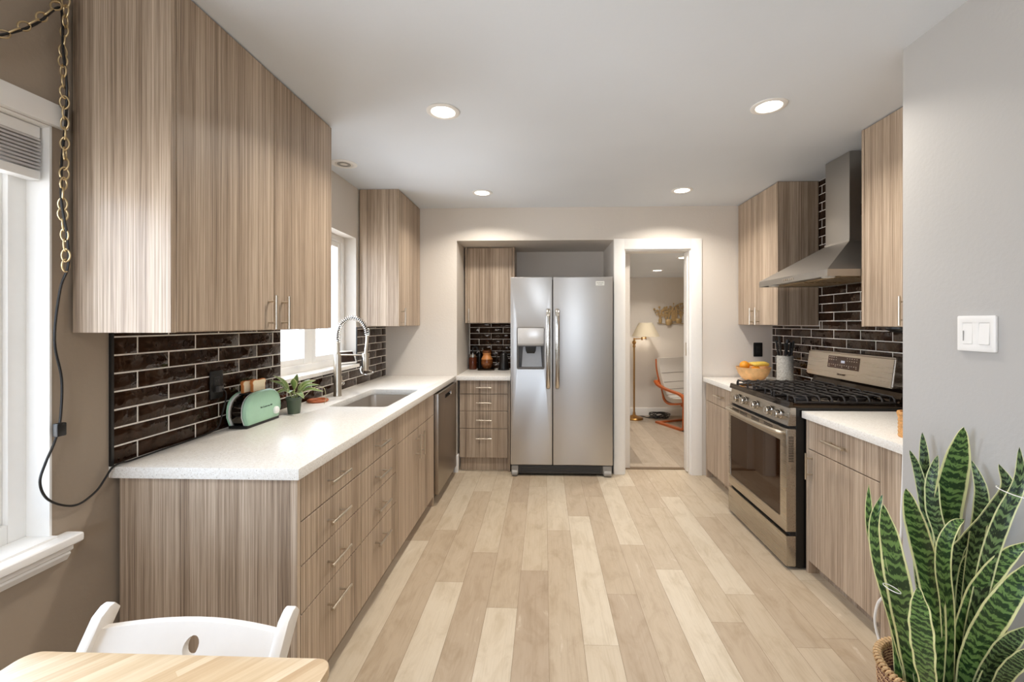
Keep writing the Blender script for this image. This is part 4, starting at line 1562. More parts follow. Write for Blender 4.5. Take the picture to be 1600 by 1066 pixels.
# ------------------------------------------------------------------ hanging chain with its cord
t = thing('hanging_chain', 'gilded link chain with a black cord threaded through, hanging down beside the wall cabinet', 'chain', (-1.437, 1.238, 2.33))
bm = new()
lathe(bm, [(0, 0.0), (0.014, 0.0), (0.014, 0.004), (0.004, 0.006), (0.004, 0.016), (0, 0.016)], (XL, 1.238, 2.345), 16, 'x')
tube(bm, spline([(XL + 0.012, 1.238, 2.345), (XL + 0.028, 1.238, 2.338), (XL + 0.036, 1.238, 2.348), (XL + 0.032, 1.238, 2.362)], 5), 0.0025, 8)
part('wall_hook', bm, M['gold'], t)
LW, LH, LR = 0.0092, 0.0192, 0.0023
lb = new()
tube(lb, [(LW * math.cos(a) * (1 + 0.12 * math.cos(2 * a)), 0, LH * math.sin(a)) for a in [2 * PI * k / 20 for k in range(20)]], LR, 7, closed=True)
lme = bpy.data.meshes.new('chain_link')
bmesh.ops.recalc_face_normals(lb, faces=lb.faces[:])
lb.to_mesh(lme)
lb.free()
lme.materials.append(M['gold'])
for p in lme.polygons:
    p.use_smooth = True
drop = [Vector((-1.437 + 0.002 * math.sin(z * 25), 1.238 + 0.003 * math.sin(z * 17), z)) for z in [2.335 - 0.0305 * k for k in range(27)]]
swag0 = spline([(-1.437, 1.236, 2.335), (-1.434, 1.165, 2.225), (-1.430, 1.07, 2.118), (-1.42, 0.95, 2.055), (-1.38, 0.80, 2.04), (-1.30, 0.60, 2.12), (-1.2, 0.42, 2.24)], 24)
swag, dacc = [], 0
for p, q in zip(swag0[:-1], swag0[1:]):
    dacc += (q - p).length
    if dacc > 0.0325:
        swag.append(q)
        dacc = 0
rd = random.Random(9)
for path, off in ((drop, 0), (swag, 1)):
    for i, p in enumerate(path):
        tg = (path[min(i + 1, len(path) - 1)] - path[max(i - 1, 0)]).normalized()
        q = tg.to_track_quat('Z', 'Y')
        o = bpy.data.objects.new('link', lme)
        COL.objects.link(o)
        o.parent = t
        o.location = p - Vector(ORG[t.name])
        tw = (PI / 2 if (i + off) % 2 else 0) + rd.uniform(-0.3, 0.3) + 0.45
        o.rotation_euler = (q.to_matrix().to_4x4() @ Matrix.Rotation(tw, 4, 'Z')).to_euler()
bm = new()
cp_ = [swag[i] + Vector((0.006 * math.sin(i * 2.1), 0.006 * math.cos(i * 2.1), 0.004 * math.sin(i * 1.3))) for i in range(len(swag) - 1, -1, -3)]
cp_ += [drop[i] + Vector((0.006 * math.sin(i * 1.7), 0.006 * math.cos(i * 1.7), 0)) for i in range(2, 27, 3)]
cp_ += [(-1.447, 1.236, 1.47), (-1.448, 1.222, 1.32), (-1.447, 1.240, 1.20), (-1.447, 1.236, 1.08), (-1.447, 1.222, 1.02), (-1.444, 1.196, 0.965), (-1.444, 1.182, 0.915), (-1.447, 1.200, 0.862), (-1.452, 1.245, 0.822), (-1.455, 1.294, 0.804), (-1.455, 1.345, 0.823),
        (-1.452, 1.372, 0.856), (-1.447, 1.389, 0.884), (-1.443, 1.412, 0.8935), (-1.447, 1.46, 0.8895), (-1.453, 1.60, 0.8895), (-1.455, 1.74, 0.8895), (-1.453, 1.83, 0.895), (-1.444, 1.858, 0.915), (-1.446, 1.880, 0.965), (-1.434, 1.884, 1.02), (-1.426, 1.876, 1.058), (-1.436, 1.866, 1.078)]
tube(bm, spline(cp_, 7), 0.0032, 8)
part('cord', bm, M['cord'], t)
bm = new()
box(bm, (-1.455, 1.221, 1.032), (-1.438, 1.247, 1.072), 0.004)
part('inline_switch', bm, M['black'], t)
bm = new()
box(bm, (-1.4535, 1.848, 1.064), (-1.434, 1.878, 1.092), 0.005)
part('plug', bm, plain('grey_rubber_plug', (74, 70, 68), 0.5), t)

# ------------------------------------------------------------------ pleated blind
t = thing('pleated_blind', 'grey pleated blind drawn up at the top of the table window', 'blind', (-1.5, 0.64, 1.8))
by0, by1 = WY0 + 0.012, WY1 - 0.014
bm = new()
box(bm, (-1.528, by0, WZ1 - 0.042), (-1.486, by1, WZ1 - 0.008), 0.004)
part('head_rail', bm, M['white'], t)
bm = new()
zz = []
for k in range(9):
    z = 1.913 - k * 0.0105
    zz += [(-1.488, z), (-1.528, z - 0.003), (-1.528, z - 0.0055), (-1.488, z - 0.006)]
    hexa(bm, [(-1.488, by0, z), (-1.524, by0, z - 0.001), (-1.524, by0, z - 0.006), (-1.484, by0, z - 0.0075)], [(-1.488, by1, z), (-1.524, by1, z - 0.001), (-1.524, by1, z - 0.006), (-1.484, by1, z - 0.0075)])
part('pleats', bm, plain('grey_blind_fabric', (198, 194, 190), 0.8), t)
bm = new()
box(bm, (-1.524, by0, 1.79), (-1.484, by1, 1.817), 0.005)
part('bottom_rail', bm, M['white'], t)

# ------------------------------------------------------------------ niche worktop things
amb = plain('amber_jar', (84, 38, 18), 0.08, var=0.2)
t = thing('coffee_jar', 'amber glass jar with a metal collar and black pump against the niche wall', 'jar', (-0.752, 4.47, ZK))
bm = new()
lathe(bm, [(0, ZK + 0.0005), (0.040, ZK + 0.0005), (0.043, ZK + 0.008), (0.043, ZK + 0.115), (0.036, ZK + 0.128), (0, ZK + 0.128)], (-0.752, 4.47, 0), 28)
part('glass_body', bm, amb, t)
bm = new()
lathe(bm, [(0, ZK + 0.1285), (0.038, ZK + 0.1285), (0.038, ZK + 0.158), (0.012, ZK + 0.162), (0.010, ZK + 0.172), (0, ZK + 0.172)], (-0.752, 4.47, 0), 28)
part('collar', bm, M['chrome'], t)
bm = new()
cyl(bm, (-0.752, 4.47, ZK + 0.172), (-0.752, 4.47, ZK + 0.225), 0.008, n=12)
tube(bm, [(-0.752, 4.47, ZK + 0.225), (-0.735, 4.462, ZK + 0.238), (-0.705, 4.45, ZK + 0.232), (-0.70, 4.448, ZK + 0.205)], 0.012, 12)
part('pump', bm, M['black'], t)
t = thing('coffee_carafe', 'hourglass coffee carafe with a wooden collar in the niche', 'carafe', (-0.60, 4.44, ZK + 0.02))
cz = ZK + 0.0165
bm = new()
lathe(bm, [(0, cz), (0.038, cz), (0.052, cz + 0.02), (0.062, cz + 0.055), (0.058, cz + 0.088), (0.038, cz + 0.118), (0.030, cz + 0.135), (0.034, cz + 0.15), (0.052, cz + 0.185), (0.049, cz + 0.185), (0.030, cz + 0.15), (0.0265, cz + 0.135), (0.034, cz + 0.118), (0.0, cz + 0.10)], (-0.60, 4.44, 0), 32)
part('glass_body', bm, plain('coffee_brown_glass', (120, 68, 32), 0.08, var=0.2), t)
bm = new()
lathe(bm, [(0.0545, cz + 0.093), (0.060, cz + 0.093), (0.046, cz + 0.120), (0.0385, cz + 0.136), (0.046, cz + 0.158), (0.0415, cz + 0.159), (0.034, cz + 0.138), (0.0425, cz + 0.118)], (-0.60, 4.44, 0), 32, closed=True)
part('wooden_collar', bm, plain('honey_wood', (204, 134, 74), 0.45, var=0.12), t)
bm = new()
lathe(bm, [(0.0, cz + 0.16), (0.008, cz + 0.16), (0.046, cz + 0.196), (0.044, cz + 0.198), (0.0, cz + 0.168)], (-0.60, 4.44, 0), 24)
part('filter_cone', bm, M['brass'], t)
bm = new()
box(bm, (-0.685, 4.355, ZK + 0.0005), (-0.515, 4.53, ZK + 0.008), 0.002)
for x0, x1 in ((-0.685, -0.676), (-0.524, -0.515)):
    box(bm, (x0, 4.355, ZK + 0.008), (x1, 4.53, ZK + 0.016), 0.001, 1)
for y0, y1 in ((4.355, 4.364), (4.521, 4.53)):
    box(bm, (-0.676, y0, ZK + 0.008), (-0.524, y1, ZK + 0.016), 0.001, 1)
lathe(bm, [(0, ZK + 0.008), (0.044, ZK + 0.008), (0.044, ZK + 0.016), (0, ZK + 0.016)], (-0.60, 4.44, 0), 24)
solo('coffee_scale', bm, M['gloss_black'], 'flat black scale tray under the coffee carafe', 'tray', (-0.60, 4.44, ZK))
t = thing('kettle', 'tapered black kettle next to the refrigerator in the niche', 'kettle', (-0.425, 4.44, ZK))
kx, ky = -0.425, 4.44
bm = new()
lathe(bm, [(0, ZK + 0.0005), (0.062, ZK + 0.0005), (0.062, ZK + 0.012), (0.055, ZK + 0.014), (0.052, ZK + 0.03), (0.036, ZK + 0.165), (0.030, ZK + 0.172), (0.008, ZK + 0.176), (0.008, ZK + 0.188), (0, ZK + 0.19)], (kx, ky, 0), 28)
part('body', bm, plain('matte_black_kettle', (26, 23, 21), 0.3), t)
bm = new()
tube(bm, spline([(kx - 0.045, ky - 0.008, ZK + 0.06), (kx - 0.075, ky - 0.012, ZK + 0.09), (kx - 0.07, ky - 0.012, ZK + 0.13), (kx - 0.085, ky - 0.014, ZK + 0.155)], 6), 0.005, 8)
part('spout', bm, M['black'], t)
bm = new()
tube(bm, spline([(kx + 0.034, ky, ZK + 0.16), (kx + 0.07, ky, ZK + 0.155), (kx + 0.078, ky, ZK + 0.10), (kx + 0.072, ky, ZK + 0.06)], 6), 0.0075, 10)
part('handle', bm, M['black'], t)
t = thing('coffee_grinder', 'slim black grinder standing between amber jar and carafe in the niche', 'grinder', (-0.685, 4.535, ZK))
bm = new()
lathe(bm, [(0, ZK + 0.0005), (0.024, ZK + 0.0005), (0.024, ZK + 0.10), (0.027, ZK + 0.105), (0.027, ZK + 0.16), (0.02, ZK + 0.17), (0, ZK + 0.17)], (-0.690, 4.536, 0), 24)
part('body', bm, M['black'], t)
bm = new()
tube(bm, [(-0.690, 4.536, ZK + 0.17), (-0.690, 4.536, ZK + 0.19), (-0.655, 4.53, ZK + 0.20)], 0.004, 8)
lathe(bm, [(0, 0), (0.010, 0.0), (0.010, 0.022), (0, 0.022)], (-0.655, 4.53, ZK + 0.20), 12)
part('crank', bm, M['chrome'], t)

# ------------------------------------------------------------------ stove run things
bwx, bwy = 1.765, 3.70
t = thing('fruit_bowl', 'turned wooden bowl of fruit on the countertop between stove and doorway', 'bowl', (bwx, bwy, ZK))
bm = new()
lathe(bm, [(0, ZK + 0.0005), (0.062, ZK + 0.0005), (0.088, ZK + 0.016), (0.118, ZK + 0.058), (0.132, ZK + 0.096), (0.137, ZK + 0.112), (0.130, ZK + 0.112), (0.122, ZK + 0.094), (0.106, ZK + 0.058), (0.078, ZK + 0.024), (0, ZK + 0.012)], (bwx, bwy, 0), 40)
part('body', bm, plain('pale_turned_wood', (214, 168, 112), 0.45, var=0.16, scale=22), t)
orange = plain('orange_peel', (240, 158, 40), 0.45, scale=180, bump=0.25)


def fruit(name, label, c, r, mat, cat, sq=0.93):
    bm = new()
    n = 10
    lathe(bm, [(0, -r * sq)] + [(r * math.sin(PI * k / n), -r * sq * math.cos(PI * k / n)) for k in range(1, n)] + [(0.004, r * sq * 0.985), (0, r * sq * 0.97)], c, 24)
    tt = thing(name, label, cat, (c[0], c[1], c[2] - r * sq), 'oranges in the wooden bowl')
    part('peel', bm, mat, tt)
    bm = new()
    lathe(bm, [(0, 0), (0.0035, 0), (0.0025, 0.003), (0, 0.0035)], (c[0], c[1], c[2] + r * sq * 0.97), 8)
    part('stem_button', bm, plain('stem_brown', (110, 96, 50), 0.7), tt)


fruit('orange', 'large orange standing proud of the bowl rim at its doorway side', (bwx - 0.068, bwy + 0.01, ZK + 0.125), 0.040, orange, 'orange')
fruit('orange', 'smaller orange lying lower in the bowl beside the bananas', (bwx + 0.005, bwy - 0.035, ZK + 0.092), 0.036, orange, 'orange')
fruit('orange', 'orange at the bottom of the bowl under the bananas', (bwx + 0.035, bwy + 0.055, ZK + 0.075), 0.036, orange, 'orange')
ban = plain('banana_skin', (240, 206, 96), 0.5, var=0.1)
t = thing('bananas', 'bunch of yellow bananas lying across the wooden bowl', 'bananas', (bwx + 0.06, bwy, ZK + 0.11))
for k, (dy, dz) in enumerate(((-0.045, 0.006), (-0.005, 0.010), (0.035, 0.004))):
    bm = new()
    pts = spline([(bwx + 0.120, bwy + 0.0 + dy * 0.3, ZK + 0.128), (bwx + 0.10, bwy + dy * 0.6, ZK + 0.130 + dz), (bwx + 0.05, bwy + dy, ZK + 0.133 + dz), (bwx - 0.005, bwy + dy * 1.15, ZK + 0.130 + dz), (bwx - 0.035, bwy + dy * 1.1, ZK + 0.136 + dz)], 6)
    n = len(pts)
    tube(bm, pts, [0.0165 * max(0.28, min(1, math.sin(PI * (0.06 + 0.9 * i / (n - 1))) * 1.5)) for i in range(n)], 8)
    part('banana', bm, ban, t)

kxx, kyy = 1.905, 3.475
t = thing('utensil_canister', 'grey speckled stone canister of knives by the brown tiles', 'canister', (kxx, kyy, ZK))
stone = plain('grey_speckled_stone', (168, 164, 156), 0.7, var=0.28, scale=90, bump=0.2)
bm = new()
lathe(bm, [(0, ZK + 0.0005), (0.057, ZK + 0.0005), (0.059, ZK + 0.004), (0.059, ZK + 0.222), (0.057, ZK + 0.225), (0.050, ZK + 0.225), (0.049, ZK + 0.22), (0.049, ZK + 0.012), (0, ZK + 0.012)], (kxx, kyy, 0), 36)
part('body', bm, stone, t)
rd = random.Random(21)
spots = []
for k, hh in enumerate((0.115, 0.13, 0.155, 0.125, 0.105, 0.10, 0.115)):
    a = math.radians((150, 100, 205, 45, 285, 245, 330)[k])
    spots.append((0.030 * math.cos(a), 0.030 * math.sin(a), hh, 0.17 * math.cos(a), 0.17 * math.sin(a)))
klab = ['black-handled knife leaning to the doorway side of the stone canister', 'black-handled knife leaning back from the viewer, towards the corner of the walls', 'tallest black-handled knife standing at the room side of the stone canister',
        'black-handled knife leaning towards the corner outlet side, next to the tiles', 'black-handled knife leaning hardest towards the stove backguard', 'shortest black knife handle, at the front of the canister over the grates', 'black-handled knife leaning against the canister rim by the brown tiles']
for (dx, dy, hh, tx, ty), lab in zip(spots, klab):
    b = Vector((kxx + dx, kyy + dy, ZK + 0.12))
    dr_ = Vector((tx * 0.8, ty * 0.8, 1)).normalized()
    s0 = b + dr_ * 0.11
    t = thing('kitchen_knife', lab, 'knife', tuple(b), 'knives in the stone canister')
    bm = new()
    sd = Vector((-ty, tx, 0)).normalized()
    hx = [s0 + sd * -0.009, s0 + sd * 0.009]
    nn = dr_.cross(sd).normalized() * 0.0008
    bl = [b + dr_ * 0.02 + sd * 0.003, s0 + sd * 0.007, s0 - sd * 0.007, b + dr_ * 0.035 - sd * 0.007]
    hexa(bm, [p - nn for p in bl], [p + nn for p in bl])
    part('blade', bm, M['chrome'], t)
    bm = new()
    pts = [s0, s0 + dr_ * 0.012, s0 + dr_ * hh * 0.5 + sd * 0.002, s0 + dr_ * hh * 0.9, s0 + dr_ * hh]
    tube(bm, spline(pts, 3), [0.0095] * 3 + [0.0085] * 3 + [0.0105] * 3 + [0.011] * 3 + [0.007], 10, flat=0.75)
    hd = part('handle', bm, M['black'], t)
    for q in (0.25, 0.5, 0.75):
        bm = new()
        p = s0 + dr_ * hh * q
        cyl(bm, p - nn.normalized() * 0.0095, p + nn.normalized() * 0.0095, 0.0026, n=8)
        part('rivet', bm, M['chrome'], hd)

# woven holder on the worktop next to the grey wall
t = thing('wicker_canister', 'tan wicker canister on the countertop, half hidden behind the grey wall', 'basket', (1.545, 1.868, ZK))
bm = new()
prof = []
nseg = 14
for k in range(nseg + 1):
    z = ZK + 0.001 + 0.108 * k / nseg
    prof.append((0.040 + (0.0022 if k % 2 else 0) + (0.004 if k > nseg - 3 else 0), z))
lathe(bm, [(0, ZK + 0.0005)] + prof + [(0.036, ZK + 0.109), (0.034, ZK + 0.02), (0, ZK + 0.015)], (1.545, 1.868, 0), 28)
part('woven_body', bm, plain('tan_wicker', (206, 152, 92), 0.7, var=0.3, scale=120, bump=0.5), t)
bm = new()
lathe(bm, [(0.042 + 0.004 * math.cos(2 * PI * k / 10), ZK + 0.102 + 0.004 * math.sin(2 * PI * k / 10)) for k in range(10)], (1.545, 1.868, 0), 28, closed=True)
part('rim', bm, plain('brown_wicker_rim', (150, 98, 52), 0.7, var=0.3, scale=120), t)

bm = new()
lathe(bm, [(0, 1.318), (0.035, 1.320), (0.058, 1.328), (0.068, 1.339), (0.068, 1.349), (0, 1.349)], (1.86, 2.30, 0), 32)
solo('cabinet_puck_light', bm, M['black'], 'black domed puck fixed under the wall cabinet beside the hood', 'puck light', (1.86, 2.30, 1.349))

# light switches
t = thing('light_switch', 'white double light switch plate on the grey wall', 'light switch', (XW - 0.001, 1.418, 1.336))
mS = lambda a, b, d: (XW - 0.0005 - d, 1.418 + a, 1.336 + b)
bm = new()
plate(bm, rrect(-0.061, 0.061, -0.057, 0.057, 0.004, 3), [rrect(-0.0435, -0.0105, -0.034, 0.034, 0.001, 2), rrect(0.0105, 0.0435, -0.034, 0.034, 0.001, 2)], mS, 0.007, 0.0015)
part('cover_plate', bm, M['white'], t)
bm = new()
hexa(bm, [mS(-0.043, -0.0335, 0.001), mS(-0.011, -0.0335, 0.001), mS(-0.011, 0.0335, 0.001), mS(-0.043, 0.0335, 0.001)], [mS(-0.043, -0.0335, 0.0095), mS(-0.011, -0.0335, 0.0095), mS(-0.011, 0.0335, 0.006), mS(-0.043, 0.0335, 0.006)])
part('rocker', bm, M['white'], t)
bm = new()
hexa(bm, [mS(0.011, -0.0335, 0.001), mS(0.043, -0.0335, 0.001), mS(0.043, 0.0335, 0.001), mS(0.011, 0.0335, 0.001)], [mS(0.011, -0.0335, 0.008), mS(0.043, -0.0335, 0.008), mS(0.043, 0.0335, 0.006), mS(0.011, 0.0335, 0.006)])
dm = part('dimmer_paddle', bm, M['white'], t)
bm = new()
box(bm, (XW - 0.0095, 1.4555, 1.312), (XW - 0.007, 1.4585, 1.345), 0.0005, 1)
part('dimmer_slider', bm, plain('grey_slider', (150, 148, 145), 0.4), dm)

# ------------------------------------------------------------------ recessed lights
def downlight(x, y, z, label, group, lit=True, power=20.0, r=0.082):
    t = thing('downlight', label, 'ceiling light', (x, y, z), group)
    bm = new()
    lathe(bm, [(r * 0.70, z - 0.0005), (r, z - 0.0005), (r, z - 0.003), (r * 0.88, z - 0.007), (r * 0.74, z - 0.006), (r * 0.70, z - 0.003)], (x, y, 0), 40, closed=True)
    part('trim_ring', bm, M['white'], t)
    bm = new()
    lathe(bm, [(0, z - 0.0005), (r * 0.70, z - 0.0005), (r * 0.70, z - 0.0035), (0, z - 0.0035)], (x, y, 0), 32)
    part('diffuser', bm, M['warm_light'] if lit else plain('unlit_diffuser', (226, 222, 214), 0.5), t)
    if lit:
        d = bpy.data.lights.new('downlight_lamp', 'AREA')
        d.shape = 'DISK'
        d.size = 0.13
        d.energy = power
        d.color = (1.0, 0.925, 0.83)
        d.spread = math.radians(140)
        o = bpy.data.objects.new('downlight_lamp', d)
        COL.objects.link(o)
        o.parent = t
        o.location = (0, 0, -0.012)
    else:
        bm = new()
        lathe(bm, [(r * 0.30, z - 0.0036), (r * 0.52, z - 0.0036), (r * 0.52, z - 0.006), (r * 0.30, z - 0.006)], (x, y, 0), 24, closed=True)
        part('gimbal_ring', bm, M['grey'], t)


GL = 'recessed kitchen ceiling lights'
KW = 11.0
downlight(-0.507, 2.126, ZC, 'lit recessed ceiling light nearest the two-door cabinet above the toaster', GL, True, KW)
downlight(1.089, 2.126, ZC, 'lit recessed ceiling light nearest the grey wall', GL, True, KW)
downlight(-0.507, 3.460, ZC, 'lit recessed ceiling light above the niche cabinet, towards the back wall', GL, True, KW)
downlight(1.089, 3.450, ZC, 'lit recessed ceiling light in front of the doorway', GL, True, KW)
downlight(-1.330, 2.804, ZC, 'unlit recessed ceiling light over the sink', GL, False)
GB = 'added unseen fill lights over the dining end, behind the viewer'  # pair of downlights added out of view to brighten the near cabinet ends
downlight(-0.60, -0.35, ZC, 'added unseen fill light over the dining end on the table side', GB, True, KW)
downlight(0.70, -0.35, ZC, 'added unseen fill light over the dining end on the grey wall side', GB, True, KW)
GD = 'recessed lights in the den beyond the doorway'
downlight(1.44, 5.55, DZC, 'lit recessed light in the den ceiling, fully seen through the doorway', GD, True, 9.0, 0.075)
downlight(1.43, 4.47, DZC, 'lit recessed light in the den, cut off by the door jamb', GD, True, 9.0, 0.075)

# ------------------------------------------------------------------ table and chair
t = thing('dining_table', 'small pale bamboo table with rounded corners in front of the white chair', 'table', (-0.68, 0.42, 0))
bm = new()
plate(bm, rrect(-0.972, -0.388, 0.06, 0.782, 0.028, 6), [], lambda a, b, d: (a, b, 0.728 + d), 0.022, 0.004)
part('tabletop', bm, M['bamboo'], t)
bm = new()
for lo, hi in (((-0.93, 0.115, 0.665), (-0.43, 0.133, 0.7275)), ((-0.93, 0.705, 0.665), (-0.43, 0.723, 0.7275)), ((-0.93, 0.133, 0.665), (-0.912, 0.705, 0.7275)), ((-0.448, 0.133, 0.665), (-0.43, 0.705, 0.7275))):
    box(bm, lo, hi, 0.001, 1)
part('apron', bm, M['bamboo'], t)
for x in (-0.93, -0.47):
    for y in (0.115, 0.400):
        bx('leg', (x, y, 0), (x + 0.04, y + 0.04, 0.7275), M['bamboo'], t, 0.003)

t = thing('folding_chair', 'white folding chair tucked behind the bamboo table', 'chair', (-0.76, 0.86, 0))
wp = plain('white_painted_wood', (222, 216, 208), 0.35, var=0.015)
# back posts run down to the front feet
ysl = lambda z: 0.920 - (0.745 - z) * 0.62
for x in (-0.985, -0.5715):
    bm = new()
    P = [(0.745, 0), (0.60, 0), (0.42, 0), (0.0, 0)]
    lo, hi = [], []
    side = [(ysl(0.745) + 0.012, 0.745), (ysl(0.735) + 0.031, 0.728), (ysl(0.60) + 0.028, 0.60), (ysl(0.42) + 0.024, 0.42), (ysl(0.42) - 0.30 + 0.026, 0.0), (ysl(0.42) - 0.30 - 0.012, 0.0), (ysl(0.42) - 0.012, 0.42), (ysl(0.60) - 0.010, 0.60), (ysl(0.73) - 0.010, 0.73), (ysl(0.745) + 0.000, 0.743)]
    plate(bm, side, [], lambda a, b, d: (x + d, a, b), 0.024, 0.004)
    part('post', bm, wp, t)
# curved back rest with an oval grip hole
bm = new()
ol = [(-0.962, 0.600), (-0.575, 0.600)] + [(-0.575 - 0.387 * k / 12, 0.706 + 0.008 * math.sin(PI * k / 12)) for k in range(13)]
hole = [(-0.758 + 0.0165 * math.cos(2 * PI * k / 18), 0.676 + 0.0175 * math.sin(2 * PI * k / 18)) for k in range(18)]
bow = lambda a: 0.014 * (1 - ((a + 0.7685) / 0.194) ** 2)
bmt = new()
NXg = 26
plate(bm, ol, [hole], lambda a, b, d: (a, ysl(b) + 0.004 + bow(a) + d, b), 0.016, 0.0)
part('backrest', bm, wp, t)
bm = new()
plate(bm, rrect(-0.958, -0.578, 0.47, 0.83, 0.03, 5), [], lambda a, b, d: (a, b, 0.428 + d), 0.018, 0.003)
part('seat', bm, wp, t)
for x in (-0.9605, -0.596):
    bm = new()
    plate(bm, [(0.50, 0.427), (0.54, 0.427), (0.86, 0.0), (0.82, 0.0)], [], lambda a, b, d: (x + d, a, b), 0.02, 0.002)
    part('leg', bm, wp, t)
bm = new()
cyl(bm, (-0.955, 0.776, 0.08), (-0.582, 0.776, 0.08), 0.010, n=12)
part('stretcher', bm, wp, t)

# ------------------------------------------------------------------ snake plant
t = thing('snake_plant', 'tall snake plant with yellow-edged banded leaves in a woven basket by the grey wall', 'plant', (1.215, 1.37, 0))
px_, py_ = 1.215, 1.37
bm = new()
n = 30
prof = [(0, 0.001), (0.115, 0.001)]
for k in range(n + 1):
    z = 0.004 + 0.276 * k / n
    prof.append((0.118 + 0.030 * math.sin(PI * 0.5 * k / n) + (0.003 if k % 2 else 0), z))
prof += [(0.140, 0.283), (0.138, 0.22), (0.12, 0.14), (0, 0.14)]
lathe(bm, prof, (px_, py_, 0), 48)
basket = NT('woven_basket')
bc = basket.coords(scale=(1, 1, 1))
ch = basket.n('TexWave', wave_type='BANDS', bands_direction='Z')
ch.inputs['Scale'].default_value = 34
ch.inputs['Distortion'].default_value = 6
ch.inputs['Detail Scale'].default_value = 6
basket.l(bc, ch.inputs['Vector'])
basket.set(col=basket.ramp(ch.outputs['Fac'], [(0.35, lin(92, 44, 36)), (0.6, lin(206, 170, 128))]), rough=0.8)
basket.bump(ch.outputs['Fac'], 0.6, 0.004)
bk = part('basket', bm, basket.m, t)
bm = new()
for k in range(64):
    a = 2 * PI * k / 64
    c, s = math.cos(a), math.sin(a)
    loop = [(px_ + c * (0.145 + 0.010 * math.cos(q)) - s * 0.004 * math.sin(q), py_ + s * (0.145 + 0.010 * math.cos(q)) + c * 0.004 * math.sin(q), 0.281 + 0.010 * math.sin(q)) for q in [2 * PI * i / 8 for i in range(8)]]
    tube(bm, loop, 0.004, 5, closed=True)
part('coiled_rim', bm, plain('straw_rim', (198, 164, 120), 0.75, var=0.25, scale=70), bk)
bm = new()
lathe(bm, [(0, 0.19), (0.128, 0.19), (0.128, 0.215), (0.06, 0.222), (0, 0.224)], (px_, py_, 0), 32)
part('soil', bm, plain('dark_soil', (60, 36, 30), 0.95, scale=120, bump=0.6), t)
snake = leaf_mat('banded_snake_leaf', lin(34, 60, 30), lin(106, 138, 74), lin(224, 224, 164))
snake_d = leaf_mat('dark_banded_snake_leaf', lin(28, 44, 26), lin(104, 128, 80), lin(210, 212, 158))
